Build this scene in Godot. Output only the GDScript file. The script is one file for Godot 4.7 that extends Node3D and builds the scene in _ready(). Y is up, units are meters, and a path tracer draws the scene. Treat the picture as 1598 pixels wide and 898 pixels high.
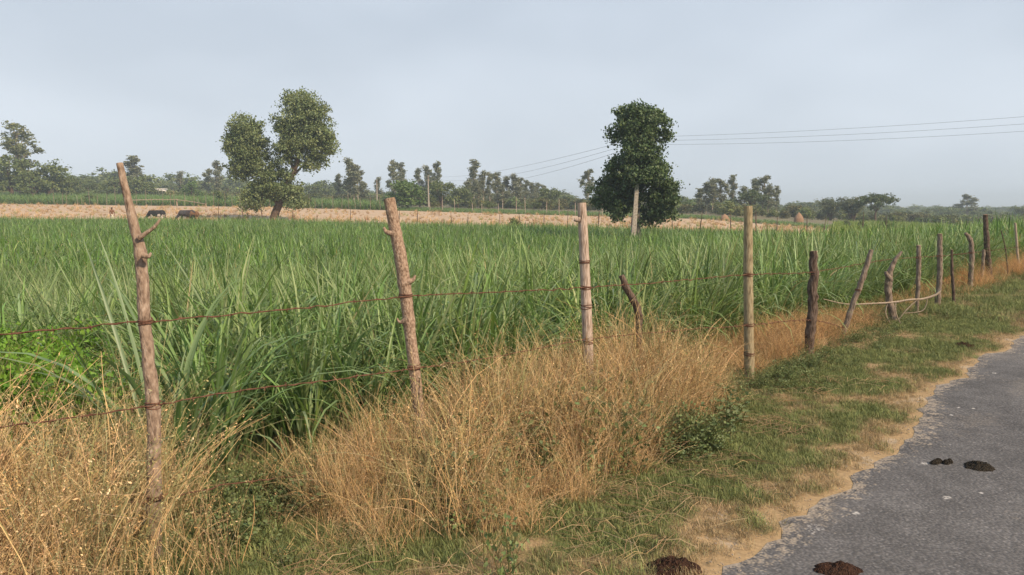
extends Node3D

# A sugarcane field behind a fence of rough stakes, seen from the edge of a village road.
# Frame of the fence: s runs along the road edge, w runs from the road edge into the field.
const O := Vector2(0.89, -3.04)
const ALONG := Vector2(0.70, -0.714)
const INTO := Vector2(-0.714, -0.70)
const RISE_U := [-0.72, -0.35, -0.086, 0.26, 0.61]
const RISE_D := [40.0, 60.0, 78.0, 90.0, 140.0, 200.0, 300.0, 600.0]
const RISE := [
	[-0.95, -0.85, -0.62, -0.1, 1.8, 3.8, 4.6, 5.0],
	[-0.95, -0.9, -0.7, -0.2, 1.3, 2.7, 3.2, 3.5],
	[-1.0, -1.0, -0.95, -0.6, 0.7, 1.3, 1.7, 2.0],
	[-1.05, -1.05, -0.9, -0.7, -0.1, 0.2, 0.4, 0.5],
	[-1.2, -1.5, -1.9, -2.2, -2.9, -3.7, -4.4, -5.0]]

var mats := {}
var numbers := {}
var rng := RandomNumberGenerator.new()
var patch_noise := FastNoiseLite.new()
var fine_noise := FastNoiseLite.new()

# ---------------------------------------------------------------- helpers
class Shape:
	var v := PackedVector3Array()
	var c := PackedColorArray()
	var i := PackedInt32Array()
	var uv := PackedVector2Array()
	func mesh(smooth := true) -> ArrayMesh:
		var a := []
		a.resize(Mesh.ARRAY_MAX)
		a[Mesh.ARRAY_VERTEX] = v
		a[Mesh.ARRAY_INDEX] = i
		if c.size() == v.size():
			a[Mesh.ARRAY_COLOR] = c
		if uv.size() == v.size():
			a[Mesh.ARRAY_TEX_UV] = uv
		if smooth:
			var n := PackedVector3Array()
			n.resize(v.size())
			for t in range(0, i.size(), 3):
				var p := i[t]
				var q := i[t + 1]
				var r := i[t + 2]
				var f := (v[r] - v[p]).cross(v[q] - v[p])
				n[p] += f
				n[q] += f
				n[r] += f
			for k in n.size():
				n[k] = n[k].normalized() if n[k].length_squared() > 1e-20 else Vector3.UP
			a[Mesh.ARRAY_NORMAL] = n
		var m := ArrayMesh.new()
		m.add_surface_from_arrays(Mesh.PRIMITIVE_TRIANGLES, a)
		return m

func sw(x: float, z: float) -> Vector2:
	var p := Vector2(x, z) - O
	return Vector2(p.dot(ALONG), p.dot(INTO))

func xz(s: float, w: float) -> Vector2:
	return O + ALONG * s + INTO * w

func sstep(a: float, b: float, x: float) -> float:
	var t := clampf((x - a) / (b - a), 0.0, 1.0)
	return t * t * (3.0 - 2.0 * t)

func table(xs: Array, ys: Array, x: float) -> float:
	if x <= xs[0]:
		return ys[0]
	for k in range(1, xs.size()):
		if x <= xs[k]:
			return lerpf(ys[k - 1], ys[k], (x - xs[k - 1]) / (xs[k] - xs[k - 1]))
	return ys[-1]

func height(x: float, z: float) -> float:
	var w := sw(x, z).y
	var near := -0.95 * sstep(2.4, 16.0, w)
	var d := -z
	if d < 25.0 or w < 3.0:
		return near
	var u := clampf(x / d, -0.72, 0.61)
	var k := 0
	while k < 3 and u > RISE_U[k + 1]:
		k += 1
	var t: float = (u - RISE_U[k]) / (RISE_U[k + 1] - RISE_U[k])
	var far := lerpf(table(RISE_D, RISE[k], d), table(RISE_D, RISE[k + 1], d), t)
	return lerpf(near, far, sstep(25.0, 45.0, d) * sstep(3.0, 14.0, w))

func on_ground(x: float, z: float, up := 0.0) -> Vector3:
	return Vector3(x, height(x, z) + up, z)

func numbered(called: String) -> String:
	var k: int = numbers.get(called, 0)
	numbers[called] = k + 1
	return called if k == 0 else "%s_%03d" % [called, k]

func tag(o: Node3D, label: String, category: String, group := "", kind := "") -> Node3D:
	o.set_meta("label", label)
	if category:
		o.set_meta("category", category)
	if group:
		o.set_meta("group", group)
	if kind:
		o.set_meta("kind", kind)
	return o

func thing(called: String, at: Vector3, turn := 0.0) -> Node3D:
	var o := Node3D.new()
	o.name = numbered(called)
	add_child(o)
	o.position = at
	o.rotation.y = turn
	return o

func obj(called: String, m: Mesh, mat: Material, parent: Node3D = null, at := Vector3.ZERO) -> MeshInstance3D:
	var o := MeshInstance3D.new()
	o.mesh = m
	o.material_override = mat
	if parent == null:
		o.name = numbered(called)
		add_child(o)
	else:
		o.name = called
		parent.add_child(o, true)
	o.position = at
	return o

func copies(called: String, m: Mesh, mat: Material, places: Array, tints: Array, parent: Node3D) -> MultiMeshInstance3D:
	var mm := MultiMesh.new()
	mm.transform_format = MultiMesh.TRANSFORM_3D
	mm.use_colors = true
	mm.mesh = m
	mm.instance_count = places.size()
	for k in places.size():
		mm.set_instance_transform(k, places[k])
		mm.set_instance_color(k, tints[k])
	var o := MultiMeshInstance3D.new()
	o.multimesh = mm
	o.material_override = mat
	o.name = called
	o.set_meta("kind", "stuff")
	parent.add_child(o, true)
	return o

func scatter(called: String, label: String, category: String, meshes: Array, mat: Material, places: Array, tints: Array) -> Node3D:
	# ground cover that nobody could count: one object, a few shapes of clump
	var root := thing(called, Vector3.ZERO)
	tag(root, label, category, "", "stuff")
	var per: Array = []
	var col: Array = []
	for k in meshes.size():
		per.append([])
		col.append([])
	for k in places.size():
		per[k % meshes.size()].append(places[k])
		col[k % meshes.size()].append(tints[k])
	for k in meshes.size():
		if per[k].size():
			copies("clump", meshes[k], mat, per[k], col[k], root)
	return root

func placed(x: float, y: float, z: float, turn: float, sc: float, sy := -1.0, tilt := 0.0) -> Transform3D:
	var b := Basis(Vector3.UP, turn)
	if tilt != 0.0:
		b = Basis(Vector3(cos(turn * 3.1), 0, sin(turn * 3.1)), tilt) * b
	return Transform3D(b * Basis.from_scale(Vector3(sc, sy if sy > 0.0 else sc, sc)), Vector3(x, y, z))

func gauss() -> float:
	return rng.randfn(0.0, 1.0)

func rdir() -> Vector3:
	return Vector3(gauss(), gauss(), gauss()).normalized()

func vary(c: Color, much: float) -> Color:
	var k := 1.0 + rng.randf_range(-much, much)
	return Color(c.r * k * (1.0 + rng.randf_range(-much, much) * 0.4), c.g * k, c.b * k * (1.0 + rng.randf_range(-much, much) * 0.4))

# a swept tube through points with radii
func tube(sh: Shape, pts: Array, radii: Array, sides: int, col := Color.WHITE, rough := 0.0, cap := true) -> void:
	var first := sh.v.size()
	var n := pts.size()
	var side := Vector3.RIGHT
	for k in n:
		var fwd: Vector3 = (pts[mini(k + 1, n - 1)] - pts[maxi(k - 1, 0)]).normalized()
		if k == 0:
			side = fwd.cross(Vector3(0.31, 0.2, 0.93)).normalized()
		side = (side - fwd * side.dot(fwd)).normalized()
		var other := fwd.cross(side)
		for j in sides:
			var a := TAU * j / sides
			var q := cos(a) * side + sin(a) * other
			var r: float = radii[k]
			if rough > 0.0:
				r *= 1.0 + rough * fine_noise.get_noise_3d(pts[k].x * 900.0 + q.x * 70.0, pts[k].y * 260.0 + q.y * 30.0, pts[k].z * 900.0 + q.z * 70.0)
			sh.v.append(pts[k] + q * r)
			sh.c.append(col)
	for k in n - 1:
		for j in sides:
			var a := first + k * sides + j
			var b := first + k * sides + (j + 1) % sides
			sh.i.append_array(PackedInt32Array([a, a + sides, b, b, a + sides, b + sides]))
	if cap:
		var top := sh.v.size()
		for j in sides:
			sh.v.append(sh.v[first + (n - 1) * sides + j])
			sh.c.append(col)
		sh.v.append(pts[n - 1])
		sh.c.append(col)
		for j in sides:
			sh.i.append_array(PackedInt32Array([top + j, top + sides, top + (j + 1) % sides]))

# smooth resampling of [x, y, z, radius] rows
func resample(rows: Array, each: int) -> Array:
	var pts := []
	var radii := []
	var n := rows.size()
	for k in n - 1:
		var r := []
		for q in [k - 1, k, k + 1, k + 2]:
			var a: Array = rows[clampi(q, 0, n - 1)]
			r.append(Vector4(a[0], a[1], a[2], a[3]))
		for e in each:
			var t := float(e) / each
			var p: Vector4 = catmull(r[0], r[1], r[2], r[3], t)
			pts.append(Vector3(p.x, p.y, p.z))
			radii.append(maxf(p.w, 0.0005))
	var l: Array = rows[n - 1]
	pts.append(Vector3(l[0], l[1], l[2]))
	radii.append(l[3])
	return [pts, radii]

func catmull(a: Vector4, b: Vector4, c: Vector4, d: Vector4, t: float) -> Vector4:
	return 0.5 * ((2.0 * b) + (c - a) * t + (2.0 * a - 5.0 * b + 4.0 * c - d) * t * t + (3.0 * b - a - 3.0 * c + d) * t * t * t)

# an arching grass blade; wide blades are folded along a midrib
func blade(sh: Shape, base: Vector3, az: float, length: float, width: float, lean: float, bend: float, segs: int, col: Color, folded: bool, rib: Color) -> void:
	var out := Vector3(cos(az), 0, sin(az))
	var across := Vector3(-sin(az), 0, cos(az))
	across = across.rotated(Vector3.UP, rng.randf_range(-0.5, 0.5))
	var p := base
	var ang := lean
	var step := length / segs
	var first := sh.v.size()
	for k in segs + 1:
		var t := float(k) / segs
		var wd := width * (0.55 + 0.9 * t - 1.45 * t * t * t) if t < 0.99 else width * 0.02
		var dir := out * sin(ang) + Vector3.UP * cos(ang)
		var nrm := across.cross(dir).normalized()
		if folded:
			sh.v.append(p + across * wd * 0.5 + nrm * wd * 0.22)
			sh.v.append(p)
			sh.v.append(p - across * wd * 0.5 + nrm * wd * 0.22)
			sh.c.append(col)
			sh.c.append(rib)
			sh.c.append(col)
		else:
			sh.v.append(p + across * wd * 0.5)
			sh.v.append(p - across * wd * 0.5)
			sh.c.append(col)
			sh.c.append(col)
		p += dir * step
		ang += bend / segs * (0.35 + 1.5 * t)
	var wide := 3 if folded else 2
	for k in segs:
		for j in wide - 1:
			var a := first + k * wide + j
			sh.i.append_array(PackedInt32Array([a, a + wide, a + 1, a + 1, a + wide, a + wide + 1]))

func cane_clump(seed_: int, near: bool) -> ArrayMesh:
	rng.seed = seed_
	var sh := Shape.new()
	var count := 36 if near else 22
	for k in count:
		var az := rng.randf() * TAU
		var r := 0.16 * sqrt(rng.randf())
		var base := Vector3(cos(az + gauss() * 0.6) * r, 0, sin(az + gauss() * 0.6) * r)
		var green := Color(0.128, 0.24, 0.038).lerp(Color(0.17, 0.25, 0.092), rng.randf())
		if rng.randf() < 0.22:
			green = Color(0.24, 0.32, 0.14)
		elif rng.randf() < 0.05:
			green = Color(0.32, 0.26, 0.11)
		green = vary(green, 0.22)
		var long := rng.randf_range(0.6, 1.25)
		var lean := absf(gauss()) * 0.24 + 0.03
		var bend := rng.randf_range(0.2, 0.9) if rng.randf() < 0.28 else rng.randf_range(1.3, 3.1)
		if near:
			blade(sh, base, az, long, rng.randf_range(0.014, 0.029), lean, bend, 8, green, true, green.lerp(Color(0.26, 0.31, 0.16), 0.5))
		else:
			blade(sh, base, az, long, rng.randf_range(0.03, 0.052), lean, bend, 5, green, false, green)
	return sh.mesh(true)

func straw_clump(seed_: int, count: int, tall: float, arch: float, fluff: float, thick: float, tone: Color, spread := 0.11) -> ArrayMesh:
	rng.seed = seed_
	var sh := Shape.new()
	for k in count:
		var az := rng.randf() * TAU
		var r := spread * sqrt(rng.randf())
		var ba := rng.randf() * TAU
		var p := Vector3(cos(ba) * r, 0, sin(ba) * r)
		var col := vary(tone.lerp(Color(0.60, 0.45, 0.25), rng.randf()), 0.3)
		if rng.randf() < 0.1:
			col = vary(Color(0.22, 0.13, 0.07), 0.3)
		var segs := 6
		var length := tall * (rng.randf_range(0.35, 1.05) if rng.randf() < 0.93 else rng.randf_range(1.05, 1.3))
		var dir := (Vector3.UP + Vector3(gauss(), 0, gauss()) * 0.22).normalized()
		var hang := Vector3(cos(az), 0, sin(az)).lerp(Vector3(gauss(), 0, gauss()), 0.5)
		var wd := thick * rng.randf_range(0.6, 1.3)
		var across := dir.cross(rdir()).normalized() * wd * 0.5
		var pairs := PackedInt32Array()
		for e in segs + 1:
			var t := float(e) / segs
			pairs.append(sh.v.size())
			var taper := 1.0 - 0.6 * t
			sh.v.append(p + across * taper)
			sh.v.append(p - across * taper)
			sh.c.append(col)
			sh.c.append(col)
			if fluff > 0.0 and t > 0.3 and e < segs:
				for f in (3 if rng.randf() < fluff else 1 if rng.randf() < fluff else 0):
					var q := p + dir * length / segs * rng.randf() + rdir() * 0.012
					var a := rdir() * rng.randf_range(0.004, 0.010)
					var b := rdir() * rng.randf_range(0.002, 0.0045)
					var m := sh.v.size()
					var fc := vary(col, 0.25)
					for cc in [q - a, q + b, q + a, q - b]:
						sh.v.append(cc)
						sh.c.append(fc)
					sh.i.append_array(PackedInt32Array([m, m + 1, m + 2, m, m + 2, m + 3]))
			p += dir * length / segs
			dir = (dir + hang * arch * 0.22 * (0.3 + t) + Vector3.DOWN * arch * 0.34 * t + rdir() * 0.13).normalized()
		for e in segs:
			var a := pairs[e]
			var b := pairs[e + 1]
			sh.i.append_array(PackedInt32Array([a, b, a + 1, a + 1, b, b + 1]))
	return sh.mesh(false)

func leafy_clump(seed_: int, stems: int, tall: float, spread: float, leaf: float, tone: Color, leaves: int) -> ArrayMesh:
	rng.seed = seed_
	var sh := Shape.new()
	for k in stems:
		var az := rng.randf() * TAU
		var dir := (Vector3.UP + Vector3(cos(az), 0, sin(az)) * rng.randf() * spread).normalized()
		var p := Vector3(gauss(), 0, gauss()) * 0.03
		var long := tall * rng.randf_range(0.5, 1.15)
		var col := vary(tone, 0.2)
		tube(sh, [p, p + dir * long * 0.5, p + dir * long + Vector3(cos(az), -0.2, sin(az)) * long * 0.15], [0.002, 0.0017, 0.001], 3, vary(Color(0.12, 0.13, 0.05), 0.2), 0.0, false)
		for e in leaves:
			var t := rng.randf_range(0.15, 1.0)
			var at := p + dir * long * t
			var out := (rdir() + Vector3.UP * 0.4).normalized()
			var l := leaf * rng.randf_range(0.6, 1.3)
			var side := out.cross(rdir()).normalized() * l * 0.33
			var drop := Vector3.DOWN * l * 0.15
			at += out * l * 0.4
			var m := sh.v.size()
			var c := vary(col, 0.18)
			for q in [at, at + out * l * 0.45 + side, at + out * l + drop, at + out * l * 0.45 - side]:
				sh.v.append(q)
				sh.c.append(c)
			sh.i.append_array(PackedInt32Array([m, m + 1, m + 2, m, m + 2, m + 3]))
	return sh.mesh(false)

func grass_tuft(seed_: int, count: int, tall: float, spread: float, wide: float) -> ArrayMesh:
	rng.seed = seed_
	var sh := Shape.new()
	for k in count:
		var az := rng.randf() * TAU
		var r := spread * sqrt(rng.randf())
		var c := vary(Color(0.8, 0.8, 0.8), 0.25)
		blade(sh, Vector3(cos(az * 1.7) * r, -0.004, sin(az * 1.7) * r), az, tall * rng.randf_range(0.5, 1.3), wide * rng.randf_range(0.7, 1.3), rng.randf_range(0.1, 0.9), rng.randf_range(0.2, 1.6), 3, c, false, c)
	return sh.mesh(true)

# leaves spread through the volume of several rounded masses, gathered in clumps
func crown(seed_: int, blobs: Array, leaf: float, per_clump: int, clump_r: float, tone: Color, tone2: Color, narrow := 0.42) -> ArrayMesh:
	rng.seed = seed_
	var sh := Shape.new()
	for b in blobs:
		var centre: Vector3 = b[0]
		var rad: Vector3 = b[1]
		for k in int(b[2]):
			var dir := rdir()
			var swell := 1.0 + 0.34 * fine_noise.get_noise_3d(dir.x * 70.0 + centre.x * 41.0, dir.y * 70.0 + centre.y * 37.0, dir.z * 70.0 + centre.z * 31.0)
			var cp := centre + dir * rad * pow(rng.randf(), 0.36) * rng.randf_range(0.78, 1.1) * swell
			if fine_noise.get_noise_3d(cp.x / clump_r * 9.0 + 300.0, cp.y / clump_r * 9.0, cp.z / clump_r * 9.0) < -0.3:
				continue
			var ct := vary(tone.lerp(tone2, rng.randf()), 0.14)
			var cr := clump_r * rng.randf_range(0.6, 1.35)
			for e in per_clump:
				var p := cp + Vector3(gauss(), gauss() * 0.75, gauss()) * cr * 0.55
				var l := leaf * rng.randf_range(0.5, 1.5)
				var out := (rdir() + dir * 0.5 + Vector3.DOWN * 0.15).normalized()
				var side := out.cross(rdir()).normalized() * l * narrow
				var m := sh.v.size()
				var c := vary(ct, 0.16)
				for q in [p - out * l * 0.5, p + side, p + out * l * 0.5, p - side]:
					sh.v.append(q)
					sh.c.append(c)
				sh.i.append_array(PackedInt32Array([m, m + 1, m + 2, m, m + 2, m + 3]))
	return sh.mesh(false)

func limbs(lines: Array, col: Color) -> ArrayMesh:
	var sh := Shape.new()
	for l in lines:
		var r: Array = resample(l, 4)
		tube(sh, r[0], r[1], 8, col, 0.25)
	return sh.mesh(true)

func tree(called: String, at: Vector3, wood: Mesh, bark: Material, leaves: Mesh, foliage: Material, label: String, category: String, group := "") -> Node3D:
	var t := thing(called, at)
	tag(t, label, category, group)
	obj("trunk", wood, bark, t)
	obj("crown", leaves, foliage, t)
	return t

func sheet(called: String, us: Array, near: Array, far: Array, nu: int, nd: int, up: float, mat: Material) -> MeshInstance3D:
	# a piece of land between two edges, lying on the terrain
	var sh := Shape.new()
	for a in nu + 1:
		var u := lerpf(us[0], us[-1], float(a) / nu)
		var n0 := table(us, near, u) + fine_noise.get_noise_1d(u * 900.0) * 1.2
		var f0 := table(us, far, u) + fine_noise.get_noise_1d(u * 700.0 + 50.0) * 2.0
		for b in nd + 1:
			var d := lerpf(n0, f0, float(b) / nd)
			sh.v.append(on_ground(u * d, -d, up))
			sh.uv.append(Vector2(u * d, d) * 0.1)
	for a in nu:
		for b in nd:
			var k := a * (nd + 1) + b
			sh.i.append_array(PackedInt32Array([k, k + 1, k + nd + 1, k + nd + 1, k + 1, k + nd + 2]))
	var o := obj(called, sh.mesh(true), mat)
	o.set_meta("kind", "structure")
	return o

# ---------------------------------------------------------------- bodies: smooth union of tapered capsules, meshed as surface nets
func body(bones: Array, cell: float, k: float) -> ArrayMesh:
	var lo := Vector3(1e9, 1e9, 1e9)
	var hi := -lo
	for b in bones:
		for q in [[b[0], b[2]], [b[1], b[3]]]:
			lo = lo.min(q[0] - Vector3.ONE * (q[1] + 2.5 * cell))
			hi = hi.max(q[0] + Vector3.ONE * (q[1] + 2.5 * cell))
	var nx := int((hi.x - lo.x) / cell) + 2
	var ny := int((hi.y - lo.y) / cell) + 2
	var nz := int((hi.z - lo.z) / cell) + 2
	var field := PackedFloat32Array()
	field.resize(nx * ny * nz)
	field.fill(9.0)
	for b in bones:
		var a: Vector3 = b[0]
		var ab: Vector3 = b[1] - a
		var ra: float = b[2]
		var rb: float = b[3]
		var reach := maxf(ra, rb) + 4.0 * cell + k
		var f := ((Vector3(a).min(b[1]) - Vector3.ONE * reach - lo) / cell).floor()
		var l := ((Vector3(a).max(b[1]) + Vector3.ONE * reach - lo) / cell).ceil()
		var len2 := maxf(ab.length_squared(), 1e-9)
		for z in range(maxi(0, int(f.z)), mini(nz, int(l.z) + 1)):
			for y in range(maxi(0, int(f.y)), mini(ny, int(l.y) + 1)):
				for x in range(maxi(0, int(f.x)), mini(nx, int(l.x) + 1)):
					var p := lo + Vector3(x, y, z) * cell
					var t := clampf((p - a).dot(ab) / len2, 0.0, 1.0)
					var d := (p - a - ab * t).length() - lerpf(ra, rb, t)
					var at := x + nx * (y + ny * z)
					var e := field[at]
					var h := maxf(k - absf(d - e), 0.0) / k
					field[at] = minf(d, e) - h * h * k * 0.25
	var sh := Shape.new()
	var index := {}
	for z in nz - 1:
		for y in ny - 1:
			for x in nx - 1:
				var o := x + nx * (y + ny * z)
				var sum := Vector3.ZERO
				var hits := 0
				for e in [[0, 1], [2, 3], [4, 5], [6, 7], [0, 2], [1, 3], [4, 6], [5, 7], [0, 4], [1, 5], [2, 6], [3, 7]]:
					var p: int = e[0]
					var q: int = e[1]
					var fp := field[o + (p & 1) + nx * (((p >> 1) & 1) + ny * (p >> 2))]
					var fq := field[o + (q & 1) + nx * (((q >> 1) & 1) + ny * (q >> 2))]
					if (fp < 0.0) != (fq < 0.0):
						var t := fp / (fp - fq)
						sum += Vector3(p & 1, (p >> 1) & 1, p >> 2).lerp(Vector3(q & 1, (q >> 1) & 1, q >> 2), t)
						hits += 1
				if hits:
					index[o] = sh.v.size()
					var pos := lo + (Vector3(x, y, z) + sum / hits) * cell
					sh.v.append(pos)
					var best := 1e9
					var col := Color.WHITE
					for b in bones:
						var a: Vector3 = b[0]
						var ab: Vector3 = b[1] - a
						var t := clampf((pos - a).dot(ab) / maxf(ab.length_squared(), 1e-9), 0.0, 1.0)
						var d := (pos - a - ab * t).length() - lerpf(b[2], b[3], t)
						if d < best:
							best = d
							col = b[4]
					sh.c.append(col)
	for o in index:
		var z: int = o / (nx * ny)
		var y: int = (o / nx) % ny
		var x: int = o % nx
		var steps := [1, nx, nx * ny]
		for axis in 3:
			var e: int = o + steps[axis]
			if (field[o] < 0.0) == (field[e] < 0.0):
				continue
			var b: int = steps[(axis + 1) % 3]
			var c: int = steps[(axis + 2) % 3]
			if not (index.has(o - b) and index.has(o - c) and index.has(o - b - c)):
				continue
			var q := [index[o], index[o - b], index[o - b - c], index[o - c]]
			if field[o] < 0.0:
				q.reverse()
			sh.i.append_array(PackedInt32Array([q[0], q[1], q[2], q[0], q[2], q[3]]))
	return sh.mesh(true)

# ---------------------------------------------------------------- materials
func noise_tex(seed_: int, freq: float, ramp: Array, size := 512, kind := FastNoiseLite.TYPE_SIMPLEX_SMOOTH, octaves := 5) -> NoiseTexture2D:
	var n := FastNoiseLite.new()
	n.seed = seed_
	n.noise_type = kind
	n.frequency = freq
	n.fractal_octaves = octaves
	var t := NoiseTexture2D.new()
	t.width = size
	t.height = size
	t.seamless = true
	t.noise = n
	if ramp.size():
		var g := Gradient.new()
		var off := PackedFloat32Array()
		var cols := PackedColorArray()
		for r in ramp:
			off.append(r[0])
			cols.append(r[1])
		g.offsets = off
		g.colors = cols
		t.color_ramp = g
	return t

func flat(c: Color, rough := 0.85) -> StandardMaterial3D:
	var m := StandardMaterial3D.new()
	m.albedo_color = c.linear_to_srgb()
	m.roughness = rough
	m.metallic_specular = 0.3
	return m

func tinted(rough: float, through: float, spec := 0.3) -> StandardMaterial3D:
	var m := StandardMaterial3D.new()
	m.vertex_color_use_as_albedo = true
	m.roughness = rough
	m.metallic_specular = spec
	if through > 0.0:
		m.backlight_enabled = true
		m.backlight = Color(through, through, through * 0.7).linear_to_srgb()
	return m

func lin(r: float, g: float, b: float) -> Color:
	return Color(r, g, b).linear_to_srgb()

func bark_mat(seed_: int, a: Color, b: Color, c: Color, scale_: Vector3, relief: float) -> StandardMaterial3D:
	var m := StandardMaterial3D.new()
	m.albedo_texture = noise_tex(seed_, 0.02, [[0.2, a.linear_to_srgb()], [0.5, b.linear_to_srgb()], [0.62, b.linear_to_srgb()], [0.85, c.linear_to_srgb()]])
	m.uv1_triplanar = true
	m.uv1_world_triplanar = true
	m.uv1_scale = scale_
	m.roughness = 0.9
	m.metallic_specular = 0.25
	m.heightmap_enabled = true
	m.heightmap_texture = noise_tex(seed_ + 7, 0.03, [])
	m.heightmap_scale = relief
	return m

func make_materials() -> void:
	mats.cane = tinted(0.42, 0.62, 0.45)
	mats.leaf = tinted(0.55, 0.45, 0.4)
	mats.straw = tinted(0.75, 0.2, 0.25)
	mats.grass = tinted(0.65, 0.3, 0.3)
	mats.coat = tinted(0.7, 0.0, 0.3)
	mats.bark_tan = bark_mat(11, Color(0.13, 0.09, 0.066), Color(0.30, 0.22, 0.165), Color(0.43, 0.345, 0.275), Vector3(5, 1.6, 5), 0.5)
	mats.bark_ring = bark_mat(12, Color(0.15, 0.10, 0.07), Color(0.33, 0.235, 0.17), Color(0.45, 0.36, 0.28), Vector3(6, 3, 6), 0.5)
	mats.wood_pale = bark_mat(13, Color(0.20, 0.14, 0.105), Color(0.44, 0.35, 0.285), Color(0.56, 0.48, 0.41), Vector3(7, 0.9, 7), 0.5)
	mats.bamboo = bark_mat(14, Color(0.13, 0.10, 0.06), Color(0.30, 0.25, 0.155), Color(0.40, 0.345, 0.23), Vector3(8, 1.0, 8), 0.3)
	mats.wood_dark = bark_mat(15, Color(0.04, 0.028, 0.02), Color(0.13, 0.095, 0.075), Color(0.24, 0.19, 0.155), Vector3(6, 1.0, 6), 1.0)
	mats.wood_grey = bark_mat(16, Color(0.085, 0.065, 0.05), Color(0.23, 0.18, 0.14), Color(0.37, 0.31, 0.255), Vector3(6, 1.0, 6), 0.8)
	mats.twig_pale = bark_mat(17, Color(0.22, 0.165, 0.12), Color(0.38, 0.305, 0.23), Color(0.48, 0.41, 0.33), Vector3(6, 6, 6), 0.3)
	mats.rust = bark_mat(18, Color(0.07, 0.035, 0.024), Color(0.155, 0.08, 0.053), Color(0.23, 0.13, 0.09), Vector3(9, 9, 9), 0.2)
	mats.cut = bark_mat(19, Color(0.22, 0.15, 0.10), Color(0.40, 0.30, 0.21), Color(0.5, 0.4, 0.3), Vector3(12, 12, 12), 0.3)
	mats.trunk_dark = bark_mat(20, Color(0.06, 0.042, 0.03), Color(0.13, 0.09, 0.062), Color(0.2, 0.145, 0.10), Vector3(0.7, 0.3, 0.7), 4.0)
	mats.trunk_pale = bark_mat(21, Color(0.17, 0.135, 0.10), Color(0.33, 0.28, 0.22), Color(0.45, 0.40, 0.33), Vector3(0.6, 0.25, 0.6), 2.0)
	mats.concrete = bark_mat(22, Color(0.25, 0.215, 0.175), Color(0.37, 0.33, 0.275), Color(0.45, 0.41, 0.35), Vector3(0.8, 0.8, 0.8), 0.5)
	mats.dung = bark_mat(23, Color(0.022, 0.012, 0.008), Color(0.05, 0.026, 0.017), Color(0.09, 0.05, 0.032), Vector3(6, 6, 6), 1.6)
	mats.dung_old = bark_mat(24, Color(0.014, 0.012, 0.009), Color(0.032, 0.027, 0.02), Color(0.07, 0.06, 0.045), Vector3(8, 8, 8), 1.4)
	mats.steel = flat(Color(0.16, 0.15, 0.14), 0.55)
	mats.steel.metallic = 0.6
	mats.cable = flat(Color(0.09, 0.09, 0.09), 0.6)
	mats.porcelain = flat(Color(0.28, 0.14, 0.09), 0.3)
	mats.whitewash = flat(Color(0.80, 0.78, 0.74), 0.9)
	mats.thatch = bark_mat(25, Color(0.17, 0.10, 0.06), Color(0.31, 0.20, 0.125), Color(0.40, 0.28, 0.18), Vector3(0.8, 0.8, 0.8), 6.0)
	mats.dark_opening = flat(Color(0.03, 0.025, 0.022))
	mats.stone = bark_mat(26, Color(0.16, 0.13, 0.11), Color(0.30, 0.26, 0.22), Color(0.44, 0.40, 0.35), Vector3(8, 8, 8), 0.5)
	# land
	mats.soil = StandardMaterial3D.new()
	mats.soil.albedo_texture = noise_tex(31, 0.012, [[0.2, lin(0.11, 0.085, 0.05)], [0.5, lin(0.16, 0.13, 0.07)], [0.8, lin(0.13, 0.145, 0.06)]])
	mats.soil.uv1_triplanar = true
	mats.soil.uv1_world_triplanar = true
	mats.soil.uv1_scale = Vector3.ONE * 0.07
	mats.soil.roughness = 0.95
	mats.stubble = StandardMaterial3D.new()
	mats.stubble.albedo_texture = noise_tex(32, 0.014, [[0.1, lin(0.31, 0.225, 0.135)], [0.45, lin(0.42, 0.30, 0.19)], [0.7, lin(0.46, 0.34, 0.22)], [0.95, lin(0.36, 0.28, 0.17)]])
	mats.stubble.uv1_triplanar = true
	mats.stubble.uv1_world_triplanar = true
	mats.stubble.uv1_scale = Vector3(0.02, 0.02, 0.05)
	mats.stubble.roughness = 0.95
	mats.dust = StandardMaterial3D.new()
	mats.dust.albedo_texture = noise_tex(33, 0.02, [[0.2, lin(0.20, 0.18, 0.15)], [0.8, lin(0.30, 0.27, 0.235)]])
	mats.dust.uv1_triplanar = true
	mats.dust.uv1_world_triplanar = true
	mats.dust.uv1_scale = Vector3.ONE * 0.2
	mats.dust.roughness = 0.95

func road_edge(s: float) -> float:
	return 0.26 * sstep(1.5, 5.0, s) - 0.2 * sstep(7.0, 16.0, s) + 0.15 * patch_noise.get_noise_2d(s * 60.0, 7.0) + 0.05 * fine_noise.get_noise_2d(s * 130.0, 3.0) + 0.035 * fine_noise.get_noise_2d(s * 600.0, 3.0)

# 0 bare sand, 1 full green turf; and how straw-coloured it is
func turf(s: float, w: float) -> float:
	var e := w - road_edge(s)
	var n := patch_noise.get_noise_2d(s * 75.0, w * 95.0) * 0.75 + patch_noise.get_noise_2d(s * 230.0 + 90.0, w * 260.0) * 0.45
	return clampf(sstep(-0.28, 0.55, e + n * 0.34) * 0.72 + n * 0.85 * sstep(0.0, 0.4, e + 0.1), 0.0, 1.0)

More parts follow.
